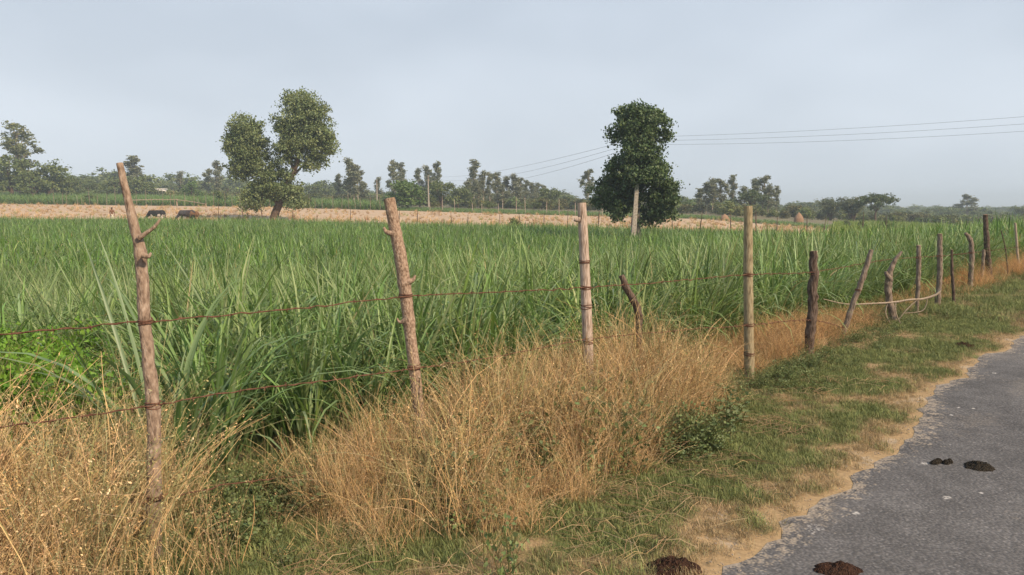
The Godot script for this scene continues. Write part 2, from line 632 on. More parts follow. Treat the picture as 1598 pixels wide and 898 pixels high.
func surface_images() -> void:
	# verge: 16 m of road edge by 4 m, about 8 mm to the pixel
	rng.seed = 77
	var wd := 2048
	var hg := 512
	var data := PackedByteArray()
	data.resize(wd * hg * 3)
	var sand := Color(0.40, 0.325, 0.235)
	var litter := Color(0.33, 0.235, 0.13)
	var green := Color(0.105, 0.125, 0.045)
	for y in hg:
		var w := -0.8 + 4.0 * y / hg
		for x in wd:
			var s := -4.0 + 16.0 * x / wd
			var t := turf(s, w)
			var g := fine_noise.get_noise_2d(s * 1400.0, w * 1400.0)
			var c := sand.lerp(litter, sstep(-0.04, 0.05, t + g * 0.10)).lerp(green, sstep(0.34, 0.7, t + g * 0.24))
			var k := 1.0 + g * 0.22 + rng.randf_range(-0.16, 0.16)
			c = Color(c.r * k, c.g * k, c.b * k).linear_to_srgb()
			var at := (y * wd + x) * 3
			data[at] = clampi(int(c.r * 255.0), 0, 255)
			data[at + 1] = clampi(int(c.g * 255.0), 0, 255)
			data[at + 2] = clampi(int(c.b * 255.0), 0, 255)
	var m := StandardMaterial3D.new()
	m.albedo_texture = ImageTexture.create_from_image(Image.create_from_data(wd, hg, false, Image.FORMAT_RGB8, data))
	m.roughness = 0.95
	m.metallic_specular = 0.2
	mats.verge = m
	# asphalt: 16 m along by 8 m across
	hg = 1024
	data = PackedByteArray()
	data.resize(wd * hg * 3)
	var bump := PackedByteArray()
	bump.resize(wd * hg)
	for y in hg:
		var w := -7.2 + 8.0 * y / hg
		for x in wd:
			var s := -4.0 + 16.0 * x / wd
			var g := rng.randf()
			var k := 0.112 + 0.05 * patch_noise.get_noise_2d(s * 40.0, w * 40.0) * 0.6 + 0.03 * fine_noise.get_noise_2d(s * 160.0, w * 160.0)
			k *= 0.66 + 0.68 * g * g + (0.6 if g > 0.985 else 0.0)
			var c := Color(k * 1.03, k, k * 0.985)
			# dust trodden onto the edge of the tar
			var e := road_edge(s) - w
			var dust := 0.0 if e > 0.6 else sstep(0.15, -0.06, e + 0.16 * fine_noise.get_noise_2d(s * 620.0, w * 620.0) + 0.1 * patch_noise.get_noise_2d(s * 150.0, w * 150.0))
			var base_worn := patch_noise.get_noise_2d(s * 62.0 + 400.0, w * 90.0 + 30.0)
			var worn := 0.0 if base_worn < -0.05 else sstep(0.22, 0.5, base_worn + 0.35 * fine_noise.get_noise_2d(s * 500.0, w * 500.0)) * 0.3
			c = c.lerp(Color(0.31, 0.262, 0.205) * (0.75 + 0.5 * g), maxf(0.85 if rng.randf() < dust else 0.0, worn * 0.3 + (0.25 if rng.randf() < worn * 0.4 else 0.0)))
			c = c.linear_to_srgb()
			var at := (y * wd + x) * 3
			data[at] = clampi(int(c.r * 255.0), 0, 255)
			data[at + 1] = clampi(int(c.g * 255.0), 0, 255)
			data[at + 2] = clampi(int(c.b * 255.0), 0, 255)
			bump[y * wd + x] = int(clampf(g * 0.6 + 0.2, 0.0, 1.0) * 255.0)
	var im := Image.create_from_data(wd, hg, false, Image.FORMAT_RGB8, data)
	# pale droppings and flecks of lime on the tar
	for k in 130:
		var s := rng.randf_range(-1.5, 9.0)
		var w := road_edge(s) - rng.randf_range(0.1, 4.2)
		var big := rng.randf_range(0.006, 0.02) if k > 14 else rng.randf_range(0.025, 0.05)
		var col := Color(0.34, 0.325, 0.30).lerp(Color(0.52, 0.50, 0.47), rng.randf()).linear_to_srgb()
		for q in 26:
			var a := rng.randf() * TAU
			var r := big * sqrt(rng.randf())
			var px := int((s + cos(a) * r * 1.5 + 4.0) / 16.0 * wd)
			var py := int((w + sin(a) * r + 7.2) / 8.0 * hg)
			if px >= 0 and px < wd and py >= 0 and py < hg:
				im.set_pixel(px, py, col if k > 6 else col.lerp(im.get_pixel(px, py), 0.5))
	var r := StandardMaterial3D.new()
	r.albedo_texture = ImageTexture.create_from_image(im)
	r.roughness = 0.85
	r.metallic_specular = 0.35
	r.heightmap_enabled = true
	r.heightmap_texture = ImageTexture.create_from_image(Image.create_from_data(wd, hg, false, Image.FORMAT_L8, bump))
	r.heightmap_scale = 0.8
	mats.asphalt = r

# ---------------------------------------------------------------- the scene
func _ready() -> void:
	var cam := Camera3D.new()
	cam.name = "camera"
	add_child(cam)
	cam.position = Vector3(0, 1.6, 0)
	cam.rotation_degrees = Vector3(-6.4, 0, 0)
	cam.fov = 42.66
	cam.near = 0.05
	cam.far = 6000.0
	cam.current = true

	var sky_mat := ProceduralSkyMaterial.new()
	sky_mat.sky_top_color = lin(0.26, 0.325, 0.43)
	sky_mat.sky_horizon_color = lin(0.445, 0.49, 0.535)
	sky_mat.sky_curve = 0.3
	sky_mat.ground_horizon_color = lin(0.50, 0.52, 0.55)
	sky_mat.ground_bottom_color = lin(0.22, 0.2, 0.16)
	sky_mat.sun_angle_max = 0.5
	sky_mat.sky_cover = thin_cloud()
	sky_mat.sky_cover_modulate = Color(1, 1, 1, 1)
	var sky := Sky.new()
	sky.sky_material = sky_mat
	var env := Environment.new()
	env.background_mode = Environment.BG_SKY
	env.sky = sky
	env.tonemap_mode = Environment.TONE_MAPPER_LINEAR
	env.tonemap_exposure = 1.46
	env.sdfgi_enabled = true
	env.ssao_enabled = true
	env.ssil_enabled = true
	env.fog_enabled = true
	env.fog_density = 0.00075
	env.fog_light_color = Color(0.88, 0.95, 1.0)
	var we := WorldEnvironment.new()
	we.name = "environment"
	we.environment = env
	add_child(we)

	var sun := DirectionalLight3D.new()
	sun.name = "sun"
	add_child(sun)
	sun.look_at_from_position(Vector3(0.66, 0.68, 0.58) * 100.0, Vector3.ZERO)
	sun.light_color = Color(1.0, 0.9, 0.78)
	sun.light_energy = 1.3
	sun.light_angular_distance = 4.0
	sun.shadow_enabled = true

	patch_noise.seed = 5
	patch_noise.frequency = 0.01
	patch_noise.fractal_octaves = 3
	fine_noise.seed = 9
	fine_noise.frequency = 0.02
	fine_noise.fractal_octaves = 3
	make_materials()
	surface_images()
	build_land()
	build_far_trees()
	build_two_trees()
	build_power_line()
	build_crop()
	build_far_things()
	build_fence()
	build_verge()
	build_animals()

func thin_cloud() -> ImageTexture:
	var veil := 3.0 * PI / 2.0  # the thin cloud is thickest towards the right
	var n := FastNoiseLite.new()
	n.seed = 4
	n.frequency = 1.1
	n.fractal_octaves = 4
	var im := Image.create(1024, 512, false, Image.FORMAT_RGBAF)
	for y in 512:
		var up := (0.5 - (y + 0.5) / 512.0) * PI
		for x in 1024:
			var a := (x + 0.5) / 1024.0 * TAU
			if up < -0.1:
				im.set_pixel(x, y, Color(0, 0, 0, 0))
				continue
			var p := Vector3(cos(a) * cos(up), sin(up) * 2.4, sin(a) * cos(up))
			var k := clampf(0.5 + n.get_noise_3dv(p * 1.3) * 1.1, 0.0, 1.0)
			im.set_pixel(x, y, Color(0.96, 0.98, 1.0, k * 0.10 + 0.05 * (0.5 + 0.5 * cos(a - veil)) + 0.13 * exp(-pow((a - PI - 0.13) / 0.05, 2.0) - pow((up - 0.25) / 0.022, 2.0))))
	return ImageTexture.create_from_image(im)

func build_land() -> void:
	var sh := Shape.new()
	var cols := 240
	var rad := [0.0]
	var r := 0.5
	while r < 2600.0:
		rad.append(r)
		r *= 1.05
	for q in rad:
		for a in cols:
			var x: float = sin(TAU * a / cols) * q
			var z: float = -cos(TAU * a / cols) * q
			sh.v.append(on_ground(x, z, -0.012))
	for k in rad.size() - 1:
		for a in cols:
			var p := k * cols + a
			var q := k * cols + (a + 1) % cols
			sh.i.append_array(PackedInt32Array([p, p + cols, q, q, p + cols, q + cols]))
	obj("ground", sh.mesh(true), mats.soil).set_meta("kind", "structure")
	# verge between road and fence
	sh = Shape.new()
	var ns := 420
	var nw := 44
	for a in ns + 1:
		var s := -6.0 + 46.0 * a / ns
		for b in nw + 1:
			var w := -0.6 + 3.5 * b / nw
			var p := xz(s, w)
			var t := sstep(0.0, 0.8, w - road_edge(s))
			var y := maxf(height(p.x, p.y), -0.02 * sstep(2.2, 2.9, w)) + 0.001 + t * (0.02 + 0.022 * fine_noise.get_noise_2d(s * 120.0, w * 120.0)) - 0.035 * sstep(2.5, 2.9, w)
			sh.v.append(Vector3(p.x, y, p.y))
			sh.uv.append(Vector2((s + 4.0) / 16.0, (w + 0.8) / 4.0))
	for a in ns:
		for b in nw:
			var k := a * (nw + 1) + b
			sh.i.append_array(PackedInt32Array([k, k + nw + 1, k + 1, k + 1, k + nw + 1, k + nw + 2]))
	obj("verge", sh.mesh(true), mats.verge).set_meta("kind", "structure")
	# road with a crumbled edge
	sh = Shape.new()
	var rows := [0.0, 0.03, 0.1, 0.3, 0.8, 1.6, 2.6, 3.6, 4.2]
	ns = 900
	for a in ns + 1:
		var s := -20.0 + 80.0 * a / ns
		var e := road_edge(s) + 0.025 * fine_noise.get_noise_2d(s * 1500.0, 40.0)
		for b in rows.size():
			var w: float = e - rows[b]
			var p := xz(s, w)
			sh.v.append(Vector3(p.x, 0.004 + 0.012 * sstep(0.0, 0.12, rows[b]) + 0.03 * sstep(0.1, 2.0, rows[b]), p.y))
			sh.uv.append(Vector2((s + 4.0) / 16.0, (w + 7.2) / 8.0))
	for a in ns:
		for b in rows.size() - 1:
			var k: int = a * rows.size() + b
			sh.i.append_array(PackedInt32Array([k, k + 1, k + rows.size(), k + rows.size(), k + 1, k + rows.size() + 1]))
	obj("road", sh.mesh(true), mats.asphalt).set_meta("kind", "structure")
	# cut field beyond the cane, a dusty track on its right
	sheet("stubble_field", [-0.85, -0.35, -0.086, 0.26, 0.47], [80.0, 78.0, 70.0, 58.0, 56.0], [139.0, 136.0, 126.0, 106.0, 86.0], 90, 24, 0.06, mats.stubble)
	sheet("dirt_track", [0.30, 0.45, 0.61, 0.8], [55.5, 51.0, 44.5, 41.0], [58.0, 55.5, 53.0, 50.0], 40, 4, 0.11, mats.dust)

func in_crop(x: float, z: float) -> bool:
	var d := -z
	var q := sw(x, z)
	if q.y < 2.55 + 0.25 * fine_noise.get_noise_1d(q.x * 80.0) or d < 2.0:
		return false
	if d < 6.3 and x / d < -0.5 + 0.03 * sin(d * 3.0) and q.y < 5.6:
		return false
	return d < table([-0.8, -0.35, -0.086, 0.26, 0.61, 0.8], [81.0, 79.0, 71.0, 59.0, 44.5, 41.0], x / d)

func build_crop() -> void:
	var near := []
	for k in 7:
		near.append(cane_clump(100 + k, true))
	var far := []
	for k in 6:
		far.append(cane_clump(200 + k, false))
	rng.seed = 300
	var np := []
	var nt := []
	var fp := []
	var ft := []
	var d := 2.5
	while d < 84.0:
		var step := 0.27 if d < 9.0 else 0.30 if d < 20.0 else 0.38 if d < 40.0 else 0.5
		var x := -0.78 * d - 3.0
		while x < 0.78 * d + 3.0:
			var px := x + rng.randf_range(-0.5, 0.5) * step
			var pz := -d + rng.randf_range(-0.5, 0.5) * step
			x += step
			if not in_crop(px, pz):
				continue
			var lush := 1.0 + 0.16 * patch_noise.get_noise_2d(px * 9.0, pz * 9.0) + 0.12 * patch_noise.get_noise_2d(px * 60.0, pz * 60.0)
			var sc := lush * rng.randf_range(0.74, 1.24)
			var k := rng.randf_range(0.7, 1.3)
			var warm := rng.randf_range(0.9, 1.1)
			var tint := Color(k * warm, k, k * rng.randf_range(0.85, 1.1))
			var tr := placed(px, height(px, pz) - 0.02, pz, rng.randf() * TAU, sc, sc * 0.97, rng.randf_range(-0.12, 0.12))
			if d < 20.0:
				np.append(tr)
				nt.append(tint)
			else:
				fp.append(tr)
				ft.append(tint)
		d += step
	print("crop ", np.size(), " ", fp.size())
	var root := thing("sugarcane_crop", Vector3.ZERO)
	tag(root, "dense green field of young sugarcane with long arching leaves behind the fence", "crop", "", "stuff")
	for k in near.size():
		var p := []
		var t := []
		for e in range(k, np.size(), near.size()):
			p.append(np[e])
			t.append(nt[e])
		copies("clump", near[k], mats.cane, p, t, root)
	for k in far.size():
		var p := []
		var t := []
		for e in range(k, fp.size(), far.size()):
			p.append(fp[e])
			t.append(ft[e])
		copies("clump", far[k], mats.cane, p, t, root)
	# crops of the next holdings
	rng.seed = 320
	for zone in [
			["far_left_crop", "strip of tall green crop behind the cut field and below the far trees", [-0.85, -0.35, -0.16], [143.0, 139.0, 131.0], [205.0, 175.0, 150.0], 0.85, 1.6, Color(1, 1, 1)],
			["low_green_crop", "thin strip of low green crop along the far edge of the cut field", [-0.16, 0.1, 0.26, 0.48], [129.0, 116.0, 109.0, 90.0], [146.0, 132.0, 120.0, 98.0], 0.8, 0.5, Color(1, 1, 1)],
			["far_right_crop", "yellow green crop beyond the dusty track below the far trees", [0.44, 0.52, 0.61, 0.8], [66.0, 58.0, 55.0, 53.0], [110.0, 135.0, 140.0, 140.0], 0.62, 0.95, Color(1.35, 1.15, 0.8)]]:
		var p := []
		var t := []
		var us: Array = zone[2]
		var dd := 50.0
		while dd < 206.0:
			var x: float = us[0] * dd
			while x < us[-1] * dd:
				var px: float = x + rng.randf_range(-0.5, 0.5) * zone[5]
				var pz: float = -dd + rng.randf_range(-0.5, 0.5) * zone[5]
				x += zone[5]
				var u := px / -pz
				if -pz < table(us, zone[3], u) or -pz > table(us, zone[4], u):
					continue
				var k := rng.randf_range(0.8, 1.2)
				p.append(placed(px, height(px, pz), pz, rng.randf() * TAU, maxf(zone[6], 0.9) * rng.randf_range(0.8, 1.2), zone[6] * rng.randf_range(0.8, 1.15)))
				t.append(Color(zone[7].r * k, zone[7].g * k, zone[7].b * k))
			dd += zone[5]
		scatter(zone[0], zone[1], "crop", far.slice(0, 3), mats.cane, p, t)
		print(zone[0], " ", p.size())
	# tufts of cut straw and weeds on the stubble
	var tuft := straw_clump(340, 26, 0.42, 0.5, 0.0, 0.02, Color(0.40, 0.26, 0.14))
	var p := []
	var t := []
	rng.seed = 341
	for k in 4500:
		var u := rng.randf_range(-0.82, 0.46)
		var dn := table([-0.85, -0.35, -0.086, 0.26, 0.47], [80.0, 78.0, 70.0, 58.0, 56.0], u)
		var df := table([-0.85, -0.35, -0.086, 0.26, 0.47], [139.0, 136.0, 126.0, 106.0, 86.0], u)
		var dd := lerpf(dn, df, pow(rng.randf(), 1.5))
		if patch_noise.get_noise_2d(u * dd * 4.0, dd * 12.0) < 0.05 and rng.randf() < 0.6:
			continue
		var sc := rng.randf_range(0.5, 1.25)
		p.append(placed(u * dd, height(u * dd, -dd) + 0.04, -dd, rng.randf() * TAU, sc * 1.6, sc))
		var q := rng.randf()
		t.append(Color(0.55, 0.8, 0.55) if q < 0.12 else Color(0.6, 0.52, 0.5) if q < 0.3 else Color(1, 1, 1) * rng.randf_range(0.75, 1.1))
	scatter("stubble_tufts", "short tufts of cut straw standing on the tan stubble field", "stubble", [tuft], mats.straw, p, t)

# ---------------------------------------------------------------- trees
func eucalyptus(seed_: int, loose: float) -> Array:
	rng.seed = seed_
	var tall := 14.0
	var bend := rng.randf_range(-0.5, 0.5)
	var lines := [[[0, -0.3, 0, 0.2], [bend * 0.3, 4, 0.1, 0.15], [bend, 9, -0.1, 0.09], [bend * 0.8, 13.4, 0, 0.03]]]
	var blobs := []
	for k in 17:
		var h := lerpf(4.2, 13.3, pow((k + rng.randf()) / 17.0, 0.8))
		var a := rng.randf() * TAU
		var out := loose * rng.randf_range(0.3, 1.9) * (1.08 - 0.85 * absf(h - 8.5) / 6.0)
		var p := Vector3(cos(a) * out + bend * 0.8, h, sin(a) * out)
		blobs.append([p, Vector3(0.72, 0.95, 0.72) * rng.randf_range(0.6, 1.3), 10])
		lines.append([[bend * 0.7, h - 1.9, 0, 0.06], [lerpf(bend * 0.7, p.x, 0.6), h - 0.7, p.z * 0.6, 0.04], [p.x, p.y + 0.3, p.z, 0.015]])
	return [limbs(lines, Color.WHITE), crown(seed_ + 1, blobs, 0.42, 20, 0.5, Color(0.16, 0.18, 0.105), Color(0.23, 0.245, 0.155), 0.3), tall, 3.7]

func round_tree(seed_: int, tone: Color, tone2: Color) -> Array:
	rng.seed = seed_
	var lines := [[[0, -0.3, 0, 0.28], [0.1, 1.4, 0, 0.22], [0, 3.5, 0.1, 0.12], [0.1, 6, 0, 0.05]]]
	var blobs := [[Vector3(0, 3.6, 0), Vector3(2.2, 1.9, 2.2), 60]]
	for k in 12:
		var a := rng.randf() * TAU
		var h := rng.randf_range(1.6, 6.0)
		var out := 2.6 * sqrt(maxf(0.05, 1.0 - pow((h - 3.2) / 3.4, 2.0)))
		var p := Vector3(cos(a) * out, h, sin(a) * out)
		blobs.append([p, Vector3(1.25, 1.0, 1.25) * rng.randf_range(0.75, 1.25), 20])
		lines.append([[0, 1.3, 0, 0.09], [p.x * 0.5, (h + 1.6) * 0.5, p.z * 0.5, 0.06], [p.x, h, p.z, 0.02]])
	return [limbs(lines, Color.WHITE), crown(seed_ + 1, blobs, 0.34, 13, 0.5, tone, tone2), 7.2, 7.4]

func umbrella_tree(seed_: int) -> Array:
	rng.seed = seed_
	var lines := [[[0, -0.3, 0, 0.25], [0.15, 1.6, 0, 0.2], [0.0, 3.0, 0, 0.14]]]
	var blobs := []
	for k in 16:
		var a := TAU * k / 16.0 + gauss() * 0.2
		var out := rng.randf_range(0.4, 3.9)
		var p := Vector3(cos(a) * out, 5.2 - out * out * 0.085 + gauss() * 0.25, sin(a) * out)
		blobs.append([p, Vector3(1.25, 0.62, 1.25) * rng.randf_range(0.8, 1.25), 20])
		lines.append([[0, 2.4, 0, 0.1], [p.x * 0.45, 3.9, p.z * 0.45, 0.06], [p.x, p.y, p.z, 0.02]])
	return [limbs(lines, Color.WHITE), crown(seed_ + 1, blobs, 0.28, 14, 0.4, Color(0.075, 0.11, 0.04), Color(0.11, 0.145, 0.055)), 6.2, 9.6]

func feathery_tree(seed_: int) -> Array:
	# a clump of bamboo: culms that lean out and droop
	rng.seed = seed_
	var lines := []
	var blobs := []
	for k in 22:
		var a := rng.randf() * TAU
		var out := rng.randf_range(0.5, 3.4)
		var top := rng.randf_range(5.0, 7.0) - out * 0.35
		var e := Vector3(cos(a), 0, sin(a))
		lines.append([[e.x * 0.3, -0.2, e.z * 0.3, 0.06], [e.x * out * 0.35, top * 0.55, e.z * out * 0.35, 0.05], [e.x * out * 0.75, top * 0.92, e.z * out * 0.75, 0.03], [e.x * out * 1.15, top * 0.9, e.z * out * 1.15, 0.012]])
		for q in 5:
			var t := 0.3 + 0.17 * q
			blobs.append([Vector3(e.x * out * t * 1.1, top * minf(0.96, 0.3 + t * 0.75), e.z * out * t * 1.1), Vector3(0.6, 0.5, 0.6), 5])
	return [limbs(lines, Color.WHITE), crown(seed_ + 1, blobs, 0.34, 14, 0.42, Color(0.13, 0.16, 0.08), Color(0.17, 0.195, 0.11), 0.22), 6.8, 7.4]

func tall_broad(seed_: int) -> Array:
	rng.seed = seed_
	var lines := [[[0, -0.3, 0, 0.4], [0.2, 5, 0, 0.3], [-0.2, 11, 0, 0.18], [0.1, 17, 0, 0.05]]]
	var blobs := []
	for k in 24:
		var h := rng.randf_range(7.0, 18.6)
		var a := rng.randf() * TAU
		var out := rng.randf_range(0.6, 3.6) * (1.0 - 0.4 * absf(h - 12.0) / 7.0)
		var p := Vector3(cos(a) * out, h, sin(a) * out)
		blobs.append([p, Vector3(1.15, 1.15, 1.15) * rng.randf_range(0.7, 1.3), 14])
		lines.append([[0, h - 2.6, 0, 0.1], [p.x * 0.6, h - 1.0, p.z * 0.6, 0.06], [p.x, h, p.z, 0.02]])
	return [limbs(lines, Color.WHITE), crown(seed_ + 1, blobs, 0.4, 15, 0.55, Color(0.15, 0.175, 0.07), Color(0.22, 0.235, 0.11)), 19.6, 8.6]

func shrub(seed_: int, tone: Color, tone2: Color) -> Array:
	rng.seed = seed_
	var lines := []
	var blobs := []
	for k in 9:
		var a := rng.randf() * TAU
		var out := rng.randf_range(0.1, 1.2)
		var p := Vector3(cos(a) * out, rng.randf_range(0.5, 1.9) - out * 0.2, sin(a) * out)
		blobs.append([p, Vector3(0.6, 0.55, 0.6) * rng.randf_range(0.8, 1.3), 16])
		lines.append([[p.x * 0.1, -0.1, p.z * 0.1, 0.04], [p.x * 0.6, p.y * 0.6, p.z * 0.6, 0.025], [p.x, p.y, p.z, 0.01]])
	return [limbs(lines, Color.WHITE), crown(seed_ + 1, blobs, 0.2, 12, 0.3, tone, tone2), 2.4, 3.2]

func build_far_trees() -> void:
	var dark := Color(0.095, 0.135, 0.045)
	var dark2 := Color(0.175, 0.21, 0.075)
	var kinds := {
		"euc": [eucalyptus(401, 0.9), eucalyptus(411, 1.2), eucalyptus(421, 0.8), eucalyptus(431, 1.3)],
		"round": [round_tree(441, dark, dark2), round_tree(451, dark, dark2), round_tree(461, dark, dark2)],
		"fresh": [round_tree(471, Color(0.10, 0.17, 0.045), Color(0.14, 0.21, 0.06))],
		"flat": [umbrella_tree(481), umbrella_tree(491)],
		"feather": [feathery_tree(501), feathery_tree(511)],
		"broad": [tall_broad(521), tall_broad(531)],
		"shrub": [shrub(541, dark, dark2), shrub(551, dark, dark2), shrub(561, Color(0.08, 0.10, 0.045), Color(0.11, 0.13, 0.06))]}
	var names := {"euc": "eucalyptus_tree", "round": "round_tree", "fresh": "round_tree", "flat": "umbrella_tree", "feather": "bamboo_clump", "broad": "tall_tree", "shrub": "shrub"}
	var used := {}
	# kind, x, z, altitude of the top, width, label, group
	for row in TREES:
		var k: String = row[0]
		var n: int = used.get(k, 0)
		used[k] = n + 1
		var form: Array = kinds[k][n % kinds[k].size()]
		var base := on_ground(row[1], row[2], -0.05)
		var t := tree(names[k], base, form[0], mats.trunk_pale if k in ["euc", "broad"] else mats.trunk_dark, form[1], mats.leaf, row[5], "shrub" if k == "shrub" else "bamboo" if k == "feather" else "tree", row[6])
		t.rotation.y = n * 2.4
		t.scale = Vector3(row[4] / form[3], (row[3] - base.y) / form[2], row[4] / form[3])
	# the wood that closes the view reads as one mass
	rng.seed = 600
	var p := []
	var c := []
	for k in 900:
		var u := rng.randf_range(-0.95, 0.95)
		var d := rng.randf_range(260.0, 560.0)
		var tall := table([-0.9, -0.4, -0.1, 0.3, 0.6, 0.9], [9.0, 8.5, 6.0, 3.8, 4.8, 4.8], u) * rng.randf_range(0.6, 1.35)
		p.append(placed(u * d, height(u * d, -d) - 0.8, -d, rng.randf() * TAU, tall / 6.0 * rng.randf_range(0.9, 1.8), tall / 7.0))
		var q := rng.randf_range(0.8, 1.3)
		c.append(Color(q, q, q))
	scatter("distant_woodland", "hazy belt of distant trees that closes the plain all along", "woodland", [kinds.round[0][1], kinds.round[1][1], kinds.round[2][1]], mats.leaf, p, c)
	# scrub under the tree belts
	p = []
	c = []
	for k in 700:
		var u := rng.randf_range(-0.85, 0.85)
		var d := rng.randf_range(0.0, 1.0) * 60.0 + table([-0.85, -0.35, 0.0, 0.3, 0.6, 0.85], [206.0, 178.0, 158.0, 132.0, 145.0, 145.0], u)
		var tall := rng.randf_range(0.5, 1.15)
		p.append(placed(u * d, height(u * d, -d), -d, rng.randf() * TAU, tall * rng.randf_range(1.0, 1.8), tall))
		var q := rng.randf_range(0.7, 1.5)
		c.append(Color(q * rng.randf_range(0.9, 1.3), q, q))
	scatter("field_scrub", "low scrub growing at the feet of the far trees", "scrub", [kinds.shrub[0][1], kinds.shrub[1][1], kinds.shrub[2][1]], mats.leaf, p, c)

# little sprays that break up the outline
func edge_masses(seed_: int, count: int, centre: Vector3, rad: Vector3, size: float, clumps: int) -> Array:
	rng.seed = seed_
	var list := []
	for k in count:
		list.append([centre + rdir() * rad * rng.randf_range(0.7, 1.02), Vector3(1.2, 0.8, 1.2) * size * rng.randf_range(0.6, 1.4), clumps])
	return list

func build_two_trees() -> void:
	# the forked tree on the cut field
	var wood := limbs([
		[[-0.45, -0.5, 0, 0.62], [0, 0.3, 0, 0.5], [0.6, 1.7, 0, 0.42], [1.7, 4.0, 0.1, 0.33], [2.9, 6.5, 0, 0.25], [3.7, 9.5, 0.2, 0.14], [4.0, 13.0, 0, 0.05]],
		[[0.7, 1.8, 0, 0.3], [-0.1, 3.4, 0.2, 0.24], [-1.3, 5.6, 0.1, 0.18], [-2.6, 8.0, 0, 0.1], [-3.2, 10.6, 0, 0.04]],
		[[2.2, 5.0, 0, 0.16], [3.6, 6.6, -0.3, 0.12], [5.4, 8.8, -0.2, 0.05]],
		[[2.6, 5.8, 0, 0.14], [2.2, 8.0, 0.5, 0.1], [1.9, 11.0, 0.8, 0.04]],
		[[-0.4, 4.0, 0.1, 0.12], [-2.4, 5.4, 0.4, 0.09], [-4.2, 7.6, 0.3, 0.03]],
		[[1.0, 2.4, 0, 0.1], [2.4, 3.0, 0.6, 0.06], [3.6, 2.6, 0.6, 0.02]],
		[[0.2, 3.0, 0, 0.1], [-1.2, 3.4, 0.8, 0.06], [-2.4, 2.6, 0.8, 0.02]]], Color.WHITE)
	var leaves := crown(701, edge_masses(702, 16, Vector3(4.1, 10.4, 0), Vector3(3.6, 4.4, 2.4), 0.55, 10) + edge_masses(703, 14, Vector3(-2.8, 8.6, 0), Vector3(2.6, 3.4, 2.2), 0.5, 10) + [[Vector3(3.9, 11.2, 0), Vector3(2.8, 3.4, 2.6), 190], [Vector3(-2.9, 8.9, 0), Vector3(2.3, 3.0, 2.2), 130], [Vector3(0.4, 4.2, 0.3), Vector3(2.6, 1.9, 1.9), 90], 
		[Vector3(3.6, 13.6, 0), Vector3(2.2, 1.9, 2.2), 120], [Vector3(5.5, 11.6, 0.2), Vector3(2.1, 2.1, 2.2), 120],
		[Vector3(2.3, 11.4, 0.6), Vector3(1.7, 2.2, 2.0), 85], [Vector3(4.4, 9.2, 0), Vector3(2.9, 2.3, 3.0), 170],
		[Vector3(6.6, 9.2, 0), Vector3(1.5, 1.8, 1.8), 65], [Vector3(1.7, 8.4, -0.2), Vector3(1.6, 1.5, 1.8), 60],
		[Vector3(5.4, 7.0, 0.3), Vector3(1.6, 1.0, 1.6), 38], [Vector3(-3.2, 11.0, 0), Vector3(1.7, 1.7, 1.8), 80],
		[Vector3(-3.7, 9.0, 0.2), Vector3(2.1, 1.8, 2.1), 110], [Vector3(-2.6, 7.2, 0), Vector3(2.4, 1.8, 2.4), 120],
		[Vector3(-1.6, 9.2, 0.3), Vector3(1.3, 1.6, 1.5), 55], [Vector3(-4.0, 6.0, 0.2), Vector3(1.3, 1.1, 1.4), 38],
		[Vector3(-0.4, 5.6, 0.3), Vector3(2.1, 1.5, 2.0), 85], [Vector3(1.4, 6.2, 0.4), Vector3(1.4, 1.4, 1.6), 45],
		[Vector3(-1.2, 3.4, 0.5), Vector3(2.4, 1.5, 1.9), 90], [Vector3(2.0, 3.4, 0.5), Vector3(1.9, 1.5, 1.7), 70],
		[Vector3(3.0, 2.2, 0.5), Vector3(1.4, 1.0, 1.3), 40], [Vector3(-2.4, 2.2, 0.5), Vector3(1.6, 0.9, 1.3), 40]],
		0.21, 38, 0.52, Color(0.125, 0.165, 0.065), Color(0.225, 0.275, 0.125), 0.42)
	tree("forked_tree", on_ground(-28.4, -88.0), wood, mats.trunk_dark, leaves, mats.leaf, "large leaning forked tree with two rounded crowns on the cut field", "tree")
	# the dense tree that has grown round the power pole
	wood = limbs([
		[[0.3, -0.3, 0, 0.2], [0.3, 2.0, 0, 0.17], [0.1, 4.5, 0.1, 0.13], [0.15, 6.4, 0.4, 0.10], [0.1, 8.4, 0.2, 0.04]],
		[[0.2, 3.0, 0, 0.09], [1.2, 4.2, 0.3, 0.06], [1.9, 4.6, 0.3, 0.02]],
		[[0.2, 2.6, 0, 0.09], [-1.0, 3.6, 0.2, 0.06], [-2.0, 3.8, 0.2, 0.02]],
		[[0.12, 5.6, 0.3, 0.06], [0.9, 6.6, 0.9, 0.04], [1.3, 7.4, 0.8, 0.015]],
		[[0.12, 5.8, 0.3, 0.05], [-0.9, 6.9, 0.3, 0.03], [-1.4, 7.6, 0.3, 0.012]],
		[[0.3, 1.6, 0, 0.06], [1.4, 2.1, 0.2, 0.04], [2.0, 1.6, 0.2, 0.015]]], Color.WHITE)
